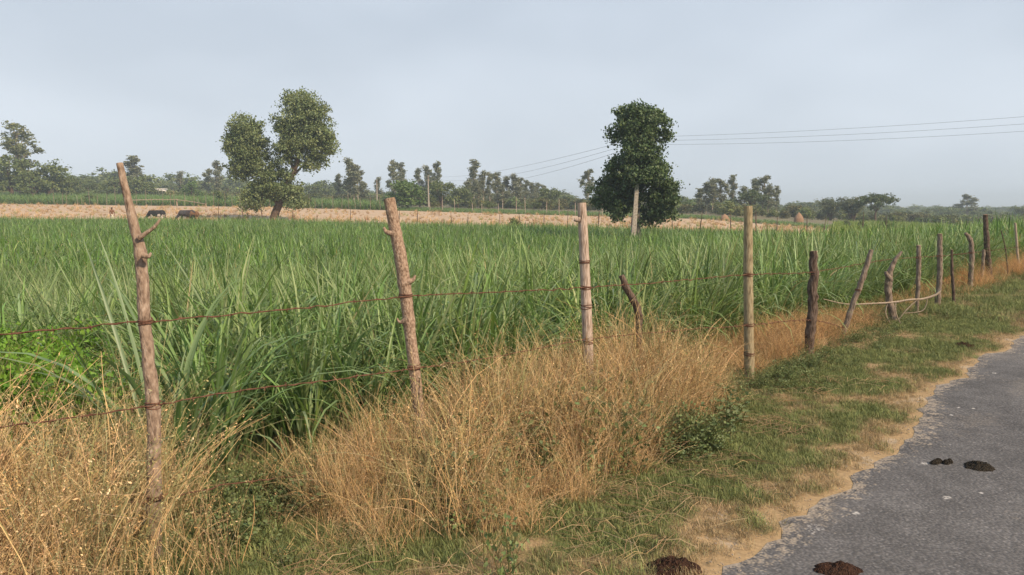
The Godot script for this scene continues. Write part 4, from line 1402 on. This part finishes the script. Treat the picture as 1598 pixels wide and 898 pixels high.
func post_mesh(key: String, origin: Vector3, rings: Array, rough: float) -> ArrayMesh:
	var rows := []
	for q in POSTS[key]:
		rows.append([q[0] - origin.x, q[1] - origin.y, q[2] - origin.z, q[3] * 0.85])
	var r: Array = resample(rows, 12)
	for k in r[0].size():
		for ring in rings:
			r[1][k] *= 1.0 + ring[1] * exp(-pow((r[0][k].y + origin.y - ring[0]) / 0.014, 2.0))
		r[0][k] += Vector3(fine_noise.get_noise_1d(r[0][k].y * 300.0 + origin.x * 99.0), 0, fine_noise.get_noise_1d(r[0][k].y * 300.0 + 700.0)) * r[1][k] * minf(rough * 1.4, 0.5)
	var sh := Shape.new()
	tube(sh, r[0], r[1], 16, Color.WHITE, rough)
	return sh.mesh(true)

func axis_at(key: String, y: float) -> Array:
	var rows: Array = POSTS[key]
	for k in rows.size() - 1:
		if (rows[k][1] - y) * (rows[k + 1][1] - y) <= 0.0:
			var t: float = (y - rows[k][1]) / (rows[k + 1][1] - rows[k][1])
			return [Vector3(lerpf(rows[k][0], rows[k + 1][0], t), y, rows[k][2]), lerpf(rows[k][3], rows[k + 1][3], t) * 0.85]
	return [Vector3(rows[-1][0], y, rows[-1][2]), rows[-1][3]]

func fence_post(key: String, mat: Material, label: String, stubs: Array, rings: Array, ties: Array, rough := 0.12, cut := true) -> void:
	var f: Array = POSTS[key][1]
	var origin := Vector3(f[0], 0.0, f[2])
	var t := thing("fence_post", origin)
	tag(t, label, "fence post", "posts of the roadside fence")
	obj("stake", post_mesh(key, origin, rings, rough), mat, t)
	for s in stubs:
		obj("branch_stub", post_mesh(s, origin, [], rough * 1.5), mat, t)
	if cut:
		var rows: Array = POSTS[key]
		var a := Vector3(rows[-2][0], rows[-2][1], rows[-2][2])
		var b := Vector3(rows[-1][0], rows[-1][1], rows[-1][2])
		var up := (b - a).normalized()
		var r: float = rows[-1][3] * 0.85
		var sh := Shape.new()
		tube(sh, [b - origin - up * 0.004, b - origin + up * 0.0015], [r * 0.93, r * 0.88], 14, Color.WHITE, 0.1)
		obj("cut_end", sh.mesh(true), mats.cut, t)
	for y in ties:
		var q := axis_at(key, y)
		var sh := Shape.new()
		var pts := []
		var radii := []
		for k in 44:
			var a := TAU * k / 16.0
			pts.append(q[0] - origin + Vector3(cos(a) * (q[1] + 0.003), 0.012 * sin(a * 0.36 + y * 9.0) + 0.004 * sin(a * 1.3), sin(a) * (q[1] + 0.003)))
			radii.append(0.0032)
		tube(sh, pts, radii, 5)
		obj("wire_tie", sh.mesh(true), mats.rust, t)

func build_fence() -> void:
	fence_post("p1", mats.bark_tan, "tall tan branch post with a forked side twig and leaning tip", ["p1b", "p1k"], [[0.70, 0.16], [0.27, 0.14], [1.39, 0.16], [1.0, 0.06], [0.87, 0.08]], [1.097, 0.73, 0.31])
	fence_post("p2", mats.bark_ring, "thick tan branch post with ringed scars leaning and sawn flat on top", ["p2k", "p2k2", "p2k3"], [[1.43, 0.1], [1.14, 0.12], [0.9, 0.1], [0.62, 0.1], [0.33, 0.1]], [1.058, 0.623], 0.06)
	fence_post("p3", mats.wood_pale, "barkless whitish post standing in the dry grass", ["p3k"], [[1.2, 0.05], [0.87, 0.06]], [1.19, 1.0, 0.86, 0.6], 0.05)
	fence_post("p3b", mats.wood_dark, "short crooked brown stump of branch beside the whitish post", [], [[0.7, 0.12], [0.95, 0.12]], [], 0.3, false)
	fence_post("p4", mats.bamboo, "straight jointed yellow grey bamboo post at the end of the dry grass", [], [[1.49, 0.07], [1.29, 0.08], [1.08, 0.08], [0.80, 0.08], [0.52, 0.08], [0.24, 0.08]], [1.0, 0.56, 0.3], 0.02)
	fence_post("p5", mats.wood_dark, "short dark weathered post with split bark next to the bamboo", [], [[0.3, 0.15]], [0.9, 0.41], 0.32)
	fence_post("p6", mats.wood_grey, "grey post leaning steeply to one side", [], [[0.3, 0.15], [0.75, 0.12]], [0.6], 0.2)
	fence_post("p7", mats.wood_grey, "crooked forked grey stump holding the fallen bough", ["p7k"], [[0.6, 0.25]], [], 0.3, false)
	fence_post("p8", mats.wood_grey, "short straight stake behind the fallen bough", [], [[0.7, 0.1]], [0.848], 0.2)
	fence_post("p9", mats.wood_grey, "tall stake standing where the fallen bough ends", [], [[0.8, 0.1], [0.4, 0.1]], [0.83], 0.2)
	fence_post("p10", mats.wood_dark, "thin low stick between the bough's end and the hooked stake", [], [], [], 0.2)
	fence_post("p11", mats.wood_grey, "grey stake with a hooked stub at its top", ["p11k"], [[0.7, 0.1]], [0.7], 0.2)
	fence_post("p12", mats.wood_grey, "short stake set close against the tall dark post", [], [], [], 0.2)
	fence_post("p13", mats.wood_dark, "tall thick dark post with bark gone on its edge in orange grass", [], [[0.6, 0.1]], [0.65], 0.25)
	fence_post("p14", mats.wood_dark, "very thin bent stick in the orange grass", [], [], [], 0.1, false)
	fence_post("p15", mats.twig_pale, "slim pale stick leaning at the far end of the fence", [], [], [0.62], 0.15)
	var f := Vector3(POSTS.br[0][0], 0, POSTS.br[0][2])
	var b := thing("fallen_bough", f)
	tag(b, "thin pale bare bough lying across the stakes with drooping twigs", "branch")
	obj("bough", post_mesh("br", f, [], 0.5), mats.twig_pale, b)
	for k in ["br1", "br2", "br3", "br4"]:
		obj("twig", post_mesh(k, f, [], 0.5), mats.twig_pale, b)
	var texts := ["upper rusty barbed wire strand tied along the roadside posts", "middle rusty barbed wire strand sagging into the dry grass", "lowest rusty wire strand hidden in the weeds by the first posts", "rusty wire strand between the far grey stakes"]
	for n in WIRES.size():
		rng.seed = 900 + n
		var line: Array = WIRES[n]
		var first: Vector3 = line[0]
		var w := thing("barbed_wire", first)
		tag(w, texts[n], "wire", "barbed wire strands of the roadside fence")
		var pts := []
		for k in line.size() - 1:
			var steps := maxi(3, int(line[k].distance_to(line[k + 1]) / 0.045))
			for e in steps:
				var a := catmull3(line[maxi(k - 1, 0)], line[k], line[k + 1], line[mini(k + 2, line.size() - 1)], float(e) / steps)
				pts.append(a - first + Vector3(gauss(), gauss() * 1.5, gauss()) * 0.0022)
		pts.append(line[-1] - first)
		for strand in 2:
			var sh := Shape.new()
			var own := []
			var radii := []
			for k in pts.size():
				var a := k * 1.7 + strand * PI
				own.append(pts[k] + Vector3(0.25 * cos(a), cos(a), sin(a)) * 0.0024)
				radii.append(0.0024)
			tube(sh, own, radii, 5)
			obj("strand", sh.mesh(true), mats.rust, w)
		var barbs := Shape.new()
		var k := 2
		while k < pts.size() - 2:
			var p: Vector3 = pts[k]
			for q in 4:
				var dir := Vector3(gauss() * 0.5, gauss(), gauss()).normalized()
				tube(barbs, [p - dir * 0.004, p + dir * 0.02], [0.0028, 0.0006], 4)
			k += 3
		obj("barbs", barbs.mesh(true), mats.rust, w).set_meta("kind", "stuff")

func catmull3(a: Vector3, b: Vector3, c: Vector3, d: Vector3, t: float) -> Vector3:
	return 0.5 * ((2.0 * b) + (c - a) * t + (2.0 * a - 5.0 * b + 4.0 * c - d) * t * t + (3.0 * b - a - 3.0 * c + d) * t * t * t)

# ---------------------------------------------------------------- verge plants
func mound(seed_: int, rx: float, rz: float, tall: float) -> ArrayMesh:
	var n := FastNoiseLite.new()
	n.seed = seed_
	n.frequency = 1.0
	n.fractal_octaves = 4
	var sh := Shape.new()
	var rings := 22
	var sides := 56
	for k in rings + 1:
		var t := float(k) / rings
		for j in sides:
			var a := TAU * j / sides
			var edge := 1.0 + 0.28 * n.get_noise_2d(cos(a) * 1.6, sin(a) * 1.6) + 0.1 * n.get_noise_2d(cos(a) * 7.0, sin(a) * 7.0)
			var x := cos(a) * t * rx * edge
			var z := sin(a) * t * rz * edge
			var y := tall * pow(maxf(0.0, 1.0 - t * t), 0.6) * (0.75 + 0.5 * n.get_noise_2d(x * 14.0, z * 14.0) + 0.4 * n.get_noise_2d(x * 45.0 + 9.0, z * 45.0))
			sh.v.append(Vector3(x, y - 0.012 * t, z))
	for k in rings:
		for j in sides:
			var a := k * sides + j
			var b := k * sides + (j + 1) % sides
			sh.i.append_array(PackedInt32Array([a, a + sides, b, b, a + sides, b + sides]))
	return sh.mesh(true)

# how tall the dry weeds stand along the fence
func dry_height(s: float, w: float) -> float:
	var h := table([-5.0, -3.4, -2.2, -1.55, -1.38, -1.12, -0.95, -0.5, 0.3, 1.0, 1.8, 2.4, 2.75, 3.1, 3.5, 4.5, 5.6, 7.0, 8.3, 9.0, 10.5, 12.0, 14.0, 20.0, 30.0],
		[0.78, 0.78, 0.76, 0.62, 0.16, 0.14, 0.38, 0.52, 0.6, 0.66, 0.68, 0.62, 0.42, 0.1, 0.34, 0.4, 0.36, 0.26, 0.18, 0.2, 0.26, 0.42, 0.5, 0.5, 0.4], s)
	var mid := table([-5.0, -1.3, -0.6, 1.5, 3.0, 6.0, 9.0, 30.0], [2.3, 2.1, 1.55, 1.72, 1.95, 2.1, 2.2, 2.3], s)
	var half := table([-5.0, -1.5, -0.9, -0.3, 1.5, 2.6, 3.3, 6.0, 30.0], [1.1, 1.0, 0.75, 0.72, 0.72, 0.62, 0.4, 0.42, 0.5], s)
	var t := absf(w - mid) / half
	return h * (1.0 - 0.5 * t * t) if t < 1.0 else 0.0

func build_verge() -> void:
	# dead weeds
	var straw := []
	for k in 5:
		straw.append(straw_clump(1000 + k, 76, 0.95, 0.5 + 0.3 * k, 0.4, 0.0046, Color(0.54, 0.345, 0.16), 0.17))
	var fluffy := []
	for k in 4:
		fluffy.append(straw_clump(1010 + k, 60, 0.9, 0.7 + 0.25 * k, 0.95, 0.0042, Color(0.50, 0.33, 0.158), 0.18))
	rng.seed = 1020
	var p := []
	var c := []
	var p2 := []
	var c2 := []
	for k in 6600:
		var s := rng.randf_range(-4.2, 8.0) if k < 5400 else rng.randf_range(8.0, 24.0)
		var w := rng.randf_range(0.6, 3.3)
		var h := dry_height(s, w)
		if h <= 0.05:
			continue
		var clump := patch_noise.get_noise_2d(s * 260.0, w * 260.0)
		var chance := 0.58 if s < 3.0 else 0.5
		if s > -1.4 and s < -1.08:
			chance = 0.12
		var u := xz(s, w)
		u = Vector2(u.x / -u.y, -u.y)
		if (u.y < 3.25 and absf(u.x + 0.505) < 0.085) or (u.y < 4.4 and absf(u.x + 0.127) < 0.05) or (u.x > -0.47 and u.x < -0.29):
			chance *= 0.12
		if rng.randf() > chance * (1.0 + clump * 2.6):
			continue
		var q := xz(s, w)
		var sc := h * rng.randf_range(0.65, 1.3) * (1.0 + 0.5 * clump)
		var k2 := rng.randf_range(0.7, 1.2)
		var tint := Color(k2, k2, k2)
		if rng.randf() < 0.16:
			tint = Color(k2 * 0.62, k2 * 0.82, k2 * 0.75)
		if s > 3.2 and s < 8.5:
			tint = Color(k2 * 0.95, k2 * 0.88, k2 * 0.84)
		elif s >= 8.5:
			tint = Color(k2 * 1.1, k2 * 0.96, k2 * 0.88)
		var tr := placed(q.x, height(q.x, q.y), q.y, rng.randf() * TAU, maxf(sc, 0.42) * 1.1, sc * 1.02, rng.randf_range(-0.3, 0.3))
		if s < -1.0 or (s > 3.2 and rng.randf() < 0.7) or rng.randf() < 0.2:
			p2.append(tr)
			c2.append(tint)
		else:
			p.append(tr)
			c.append(tint)
	# pale dead weeds between the first post and the bright patch
	for k in 60:
		var x := rng.randf_range(-3.0, -1.9)
		var z := rng.randf_range(-5.2, -3.6)
		if x / -z < -0.6 or x / -z > -0.49:
			continue
		var k2 := rng.randf_range(0.7, 1.0)
		p2.append(placed(x, height(x, z), z, rng.randf() * TAU, 0.7, rng.randf_range(0.6, 0.9), rng.randf_range(-0.2, 0.2)))
		c2.append(Color(k2 * 0.8, k2, k2 * 0.95))
	print("straw ", p.size(), " ", p2.size())
	scatter("dry_grass", "thick bank of drooping straw coloured dead grass along the posts", "dry grass", straw, mats.straw, p, c)
	scatter("dry_weeds", "bushy tangle of tan dead weeds with small seed heads along the fence", "dry weeds", fluffy, mats.straw, p2, c2)
	# straw that has fallen over and lies on the turf
	var lying := []
	for k in 3:
		rng.seed = 1030 + k
		var sh := Shape.new()
		for e in 16:
			var a := gauss() * 0.7
			var dir := Vector3(cos(a), 0, sin(a))
			var at := Vector3(gauss() * 0.06, 0.012 + rng.randf() * 0.03, gauss() * 0.08)
			var long := rng.randf_range(0.05, 0.2)
			var col := vary(Color(0.40, 0.285, 0.155), 0.3)
			tube(sh, [at - dir * long * 0.5, at + Vector3(0, rng.randf() * 0.02, 0), at + dir * long * 0.5 + Vector3(gauss(), 0, gauss()) * 0.02], [0.0011, 0.0013, 0.0007], 3, col, 0.0, false)
		lying.append(sh.mesh(false))
	rng.seed = 1040
	p = []
	c = []
	for k in 520:
		var s := rng.randf_range(-2.8, 4.5)
		var w := rng.randf_range(0.5, 1.35) if rng.randf() < 0.75 else rng.randf_range(0.2, 1.6)
		if rng.randf() < (0.8 if s > 2.2 else 0.35):
			continue
		if patch_noise.get_noise_2d(s * 140.0, w * 140.0 + 55.0) < -0.05:
			continue
		var q := xz(s, w)
		p.append(placed(q.x, 0.02, q.y, rng.randf() * TAU, rng.randf_range(0.7, 1.3)))
		var k2 := rng.randf_range(0.7, 1.15)
		c.append(Color(k2, k2, k2))
	scatter("fallen_straw", "loose fallen straws lying on the turf in front of the dry grass", "straw", lying, mats.straw, p, c)
	# short turf
	var tufts := []
	for k in 5:
		tufts.append(grass_tuft(1050 + k, 38, 0.045, 0.06, 0.0028))
	rng.seed = 1060
	p = []
	c = []
	for k in 38000:
		var s := -3.5 + 15.0 * pow(rng.randf(), 1.35) if k < 34000 else rng.randf_range(10.0, 30.0)
		var w := rng.randf_range(-0.1, 2.7)
		var t := turf(s, w)
		var q := xz(s, w)
		if w < road_edge(s) + 0.02 + 0.14 * rng.randf():
			continue
		var green := sstep(0.24, 0.62, t + rng.randf_range(-0.22, 0.22))
		var col := Color(0.45, 0.34, 0.19).lerp(Color(0.245, 0.28, 0.105), green)
		var k2 := rng.randf_range(0.7, 1.25)
		var sc := rng.randf_range(0.6, 1.2) * (0.62 + 0.6 * t)
		if s > 9.0:
			sc *= 1.8
		p.append(placed(q.x, 0.012 + 0.012 * t, q.y, rng.randf() * TAU, sc, sc * rng.randf_range(0.6, 1.2)))
		c.append(Color(col.r * k2, col.g * k2, col.b * k2))
	print("turf ", p.size())
	scatter("turf_grass", "short green and straw coloured grass on the verge between road and fence", "grass", tufts, mats.grass, p, c)
	# taller rank grass at the feet of the posts
	var rank := []
	for k in 3:
		rank.append(grass_tuft(1070 + k, 20, 0.2, 0.06, 0.005))
	p = []
	c = []
	rng.seed = 1075
	for k in 5200:
		var s := rng.randf_range(-3.6, 22.0)
		var w := rng.randf_range(1.2, 3.0)
		if (s < 3.0 and w < 1.9 and not (s > -1.4 and s < -1.0)) or rng.randf() < 0.25:
			continue
		var q := xz(s, w)
		var sc := rng.randf_range(0.4, 1.1) * (0.4 + 0.6 * sstep(1.2, 2.4, w))
		p.append(placed(q.x, height(q.x, q.y), q.y, rng.randf() * TAU, sc))
		var k2 := rng.randf_range(0.7, 1.2)
		c.append(Color(0.17 * k2, 0.205 * k2, 0.08 * k2) if rng.randf() < 0.75 else Color(0.34 * k2, 0.25 * k2, 0.13 * k2))
	scatter("rank_grass", "taller rough green grass at the feet of the fence posts", "grass", rank, mats.grass, p, c)
	# green weeds creeping through the dry grass
	var weeds := []
	for k in 4:
		weeds.append(leafy_clump(1080 + k, 11, 0.24, 1.0, 0.022, Color(0.14, 0.18, 0.07), 12))
	p = []
	c = []
	rng.seed = 1090
	for spot in [[-0.1, 1.2, 0.35, 26, 1.1], [-1.15, 1.9, 0.5, 40, 1.0], [0.55, 1.15, 0.35, 30, 0.9], [1.35, 1.15, 0.3, 26, 1.0], [1.33, 0.98, 0.3, 44, 1.2], [2.9, 1.45, 0.3, 20, 0.8], [3.4, 1.3, 0.35, 26, 0.75], [4.3, 1.35, 0.45, 34, 0.7], [6.0, 1.5, 0.7, 30, 0.7], [-1.9, 1.0, 0.5, 24, 0.8], [-2.6, 1.3, 0.5, 20, 0.9], [1.0, 1.45, 1.2, 44, 1.8], [0.2, 1.5, 0.5, 20, 1.6], [8.0, 1.8, 1.2, 34, 0.8], [-1.0, 2.1, 0.4, 26, 1.0]]:
		for k in int(spot[3]):
			var q := xz(spot[0] + gauss() * spot[2] * 0.6, spot[1] + gauss() * spot[2] * 0.3)
			p.append(placed(q.x, height(q.x, q.y) + 0.005, q.y, rng.randf() * TAU, spot[4] * rng.randf_range(0.6, 1.2), spot[4] * rng.randf_range(0.5, 1.1)))
			var k2 := rng.randf_range(0.75, 1.3)
			c.append(Color(k2, k2, k2))
	scatter("green_weeds", "small leaved dark green weeds creeping through the foot of the dry grass", "weeds", weeds, mats.leaf, p, c)
	# the bright bush of feathery weed behind the first post
	var bright := []
	for k in 3:
		bright.append(leafy_clump(1100 + k, 18, 0.52, 0.9, 0.034, Color(0.13, 0.26, 0.03), 28))
	p = []
	c = []
	rng.seed = 1110
	for k in 260:
		var x := rng.randf_range(-4.9, -2.4)
		var z := rng.randf_range(-6.3, -4.0)
		if sw(x, z).y < 2.9 or x / -z > -0.585 or x / -z < -0.85:
			continue
		p.append(placed(x, height(x, z), z, rng.randf() * TAU, rng.randf_range(0.9, 1.3), rng.randf_range(1.1, 1.5)))
		var k2 := rng.randf_range(0.85, 1.2)
		c.append(Color(k2, k2, k2))
	scatter("bright_weed_patch", "bright yellow green patch of fine leaved weed beside the first post", "weeds", bright, mats.leaf, p, c)
	# grit along the edge of the tar
	rng.seed = 1120
	var ball := SphereMesh.new()
	ball.radius = 0.5
	ball.height = 0.7
	ball.radial_segments = 7
	ball.rings = 4
	p = []
	c = []
	for k in 2600:
		var s := -2.5 + 14.0 * pow(rng.randf(), 1.3)
		var w := road_edge(s) + gauss() * 0.2
		var q := xz(s, w)
		var r := 0.004 + 0.009 * pow(rng.randf(), 3.0)
		p.append(placed(q.x, 0.012, q.y, rng.randf() * TAU, r * rng.randf_range(0.7, 1.4), r))
		var k2 := rng.randf_range(0.6, 1.5)
		c.append(Color(k2, k2, k2))
	scatter("grit", "fine grit and small stones strewn along the broken edge of the tar", "grit", [ball], mats.stone, p, c)
	# dung
	var d := tag(obj("dung_pat", mound(1, 0.125, 0.095, 0.05), mats.dung, null, Vector3(0.70, 0.015, -3.07)), "dark brown lump of dung on the sandy edge of the verge", "dung")
	d.rotation.y = 0.4
	d = tag(obj("dung_pat", mound(2, 0.1, 0.065, 0.026), mats.dung, null, Vector3(1.42, 0.03, -3.05)), "reddish brown flat pat of dung on the tar near the verge", "dung")
	d = tag(obj("dung_pat", mound(3, 0.085, 0.075, 0.03), mats.dung_old, null, Vector3(2.83, 0.03, -4.31)), "dry blackish heap of dung out on the tar", "dung")
	d = tag(obj("dung_pat", mound(5, 0.15, 0.11, 0.07), mats.dung, null, Vector3(5.05, 0.01, -8.1)), "old brown dung on the grass by the road's edge further on", "dung")
	for k in 4:
		tag(obj("dung_crumb", mound(10 + k, 0.03 - 0.004 * k, 0.02, 0.018), mats.dung_old, null, Vector3(2.60 + 0.035 * k, 0.034, -4.38 - 0.02 * (k % 2))), "small blackish crumb of dung beside the dry heap", "dung", "crumbs by the dry heap")

# ---------------------------------------------------------------- people and cattle
func cow_bones(main: Color, flank: Color, hind: Color, leg: Color, patch: Color, head_low: bool) -> Array:
	# faces -x; hooves at y 0
	var b := []
	b.append([Vector3(-0.62, 0.98, 0), Vector3(0.0, 0.93, 0), 0.31, 0.36, main])
	b.append([Vector3(0.0, 0.93, 0), Vector3(0.62, 1.02, 0), 0.36, 0.30, flank])
	b.append([Vector3(-0.6, 1.12, 0), Vector3(0.66, 1.16, 0), 0.16, 0.16, main])
	b.append([Vector3(0.62, 1.05, 0.12), Vector3(0.74, 0.92, 0.12), 0.2, 0.17, hind])
	b.append([Vector3(0.62, 1.05, -0.12), Vector3(0.74, 0.92, -0.12), 0.2, 0.17, hind])
	b.append([Vector3(0.3, 0.8, 0.0), Vector3(0.6, 0.86, 0.0), 0.33, 0.3, patch])
	var head := Vector3(-1.25, 0.42, 0.04) if head_low else Vector3(-1.2, 1.3, 0)
	b.append([Vector3(-0.7, 1.05, 0), head + Vector3(0.12, 0.12, 0), 0.22, 0.13, main])
	b.append([head, head + Vector3(-0.14, -0.26, 0), 0.125, 0.075, main])
	for s in [-1.0, 1.0]:
		b.append([head + Vector3(0.05, 0.06, 0.1 * s), head + Vector3(0.1, 0.04, 0.25 * s), 0.04, 0.025, main])
		var fx: float = -0.6 + 0.1 * s
		b.append([Vector3(fx, 0.86, 0.17 * s), Vector3(fx - 0.02, 0.46, 0.16 * s), 0.13, 0.065, leg])
		b.append([Vector3(fx - 0.02, 0.46, 0.16 * s), Vector3(fx, 0.1, 0.16 * s), 0.062, 0.045, leg])
		b.append([Vector3(fx, 0.1, 0.16 * s), Vector3(fx - 0.04, 0.04, 0.16 * s), 0.055, 0.055, leg])
		var hx: float = 0.66 - 0.08 * s
		b.append([Vector3(hx, 0.92, 0.17 * s), Vector3(hx - 0.1, 0.66, 0.17 * s), 0.19, 0.1, hind])
		b.append([Vector3(hx - 0.1, 0.66, 0.17 * s), Vector3(hx + 0.1, 0.44, 0.16 * s), 0.095, 0.06, leg])
		b.append([Vector3(hx + 0.1, 0.44, 0.16 * s), Vector3(hx + 0.06, 0.1, 0.16 * s), 0.055, 0.045, leg])
		b.append([Vector3(hx + 0.06, 0.1, 0.16 * s), Vector3(hx + 0.02, 0.04, 0.16 * s), 0.055, 0.055, leg])
	b.append([Vector3(0.84, 1.14, 0), Vector3(0.95, 0.75, 0), 0.045, 0.025, hind])
	b.append([Vector3(0.95, 0.75, 0), Vector3(0.93, 0.42, 0), 0.03, 0.045, hind])
	return b

func animal(called: String, bones: Array, at: Vector3, turn: float, size: float, label: String, category: String) -> void:
	var t := thing(called, at, turn)
	tag(t, label, category)
	t.scale = Vector3.ONE * size
	obj("body", body(bones, 0.035, 0.1), mats.coat, t)
	for s in [-1.0, 1.0]:
		var sh := Shape.new()
		var r := resample([[-1.17, 0.5, 0.09 * s, 0.03], [-1.12, 0.56, 0.2 * s, 0.024], [-1.2, 0.66, 0.23 * s, 0.008]], 5)
		tube(sh, r[0], r[1], 8, Color(0.10, 0.09, 0.08))
		obj("horn", sh.mesh(true), mats.coat, t)

func build_animals() -> void:
	var black := Color(0.022, 0.021, 0.023)
	var white := Color(0.5, 0.46, 0.42)
	var brown := Color(0.14, 0.075, 0.04)
	var grey := Color(0.06, 0.056, 0.055)
	animal("grazing_cow", cow_bones(black, black, black, white, white, true), on_ground(-41.3, -86.0), 0.15, 1.0, "black cow with whitish flank and legs grazing head down on the cut field", "cow")
	animal("grazing_buffalo", cow_bones(grey, Color(0.045, 0.038, 0.036), brown, black, Color(0.045, 0.038, 0.036), true), on_ground(-38.0, -86.5), 0.0, 1.0, "dark grey buffalo grazing beside the black cow", "buffalo")
	animal("brown_calf", cow_bones(brown, brown, brown, brown, brown, true), on_ground(-37.9, -88.0), -0.5, 0.85, "brown calf standing behind the grey buffalo", "calf")
	# a person standing at the edge of the cane
	var skin := Color(0.16, 0.085, 0.052)
	var hair := Color(0.012, 0.011, 0.011)
	var b := []
	b.append([Vector3(0, 0.98, 0), Vector3(0, 1.12, 0), 0.135, 0.13, skin])
	b.append([Vector3(-0.06, 1.3, 0), Vector3(0.06, 1.3, 0), 0.135, 0.135, skin])
	b.append([Vector3(-0.16, 1.4, 0), Vector3(0.16, 1.4, 0), 0.065, 0.065, skin])
	b.append([Vector3(0, 1.4, 0), Vector3(0, 1.5, 0.02), 0.055, 0.052, skin])
	b.append([Vector3(0, 1.56, 0.03), Vector3(0, 1.63, 0.01), 0.078, 0.09, skin])
	b.append([Vector3(0, 1.6, 0.11), Vector3(0, 1.57, 0.125), 0.014, 0.018, skin])
	for s in [-1.0, 1.0]:
		b.append([Vector3(0.085 * s, 1.58, 0.01), Vector3(0.09 * s, 1.6, 0.0), 0.018, 0.018, skin])
		b.append([Vector3(0.19 * s, 1.38, 0), Vector3(0.27 * s, 1.13, 0.02), 0.052, 0.042, skin])
		b.append([Vector3(0.27 * s, 1.13, 0.02), Vector3(0.2 * s, 0.92, 0.12), 0.04, 0.028, skin])
		b.append([Vector3(0.2 * s, 0.92, 0.12), Vector3(0.17 * s, 0.86, 0.15), 0.03, 0.03, skin])
		for f in 5:
			var e := (f - 2) * 0.014
			b.append([Vector3(0.17 * s + e, 0.87, 0.15), Vector3(0.15 * s + e * 1.3, 0.8 + absf(e) * 0.8, 0.165), 0.011, 0.009, skin])
		b.append([Vector3(0.09 * s, 0.92, 0), Vector3(0.1 * s, 0.48, 0.01), 0.085, 0.058, skin])
		b.append([Vector3(0.1 * s, 0.48, 0.01), Vector3(0.1 * s, 0.08, -0.01), 0.055, 0.036, skin])
		b.append([Vector3(0.1 * s, 0.04, -0.03), Vector3(0.11 * s, 0.03, 0.13), 0.038, 0.028, skin])
	var t := thing("person", on_ground(-45.2, -83.6), 0.9)
	tag(t, "person with bare upper body and pale wrapped lower cloth standing by the cattle", "person")
	obj("body", body(b, 0.018, 0.035), mats.coat, t)
	var hc := []
	hc.append([Vector3(0, 1.63, -0.02), Vector3(0, 1.66, 0.01), 0.1, 0.092, hair])
	hc.append([Vector3(0, 1.58, -0.045), Vector3(0, 1.62, -0.04), 0.075, 0.085, hair])
	obj("hair", body(hc, 0.018, 0.03), mats.coat, t)
	var cl := Shape.new()
	var rows := [[1.0, 0.155, 0.125], [0.9, 0.18, 0.15], [0.7, 0.2, 0.165], [0.5, 0.21, 0.17], [0.36, 0.225, 0.18]]
	for q in rows:
		for j in 30:
			var a := TAU * j / 30.0
			var fold: float = 1.0 + 0.05 * sin(a * 9.0) * (1.05 - q[0])
			cl.v.append(Vector3(cos(a) * q[1] * fold, q[0], sin(a) * q[2] * fold))
			cl.c.append(Color(0.5, 0.45, 0.37))
	for k in rows.size() - 1:
		for j in 30:
			var a := k * 30 + j
			var c := k * 30 + (j + 1) % 30
			cl.i.append_array(PackedInt32Array([a, a + 30, c, c, a + 30, c + 30]))
	obj("wrapped_cloth", cl.mesh(true), mats.coat, t)
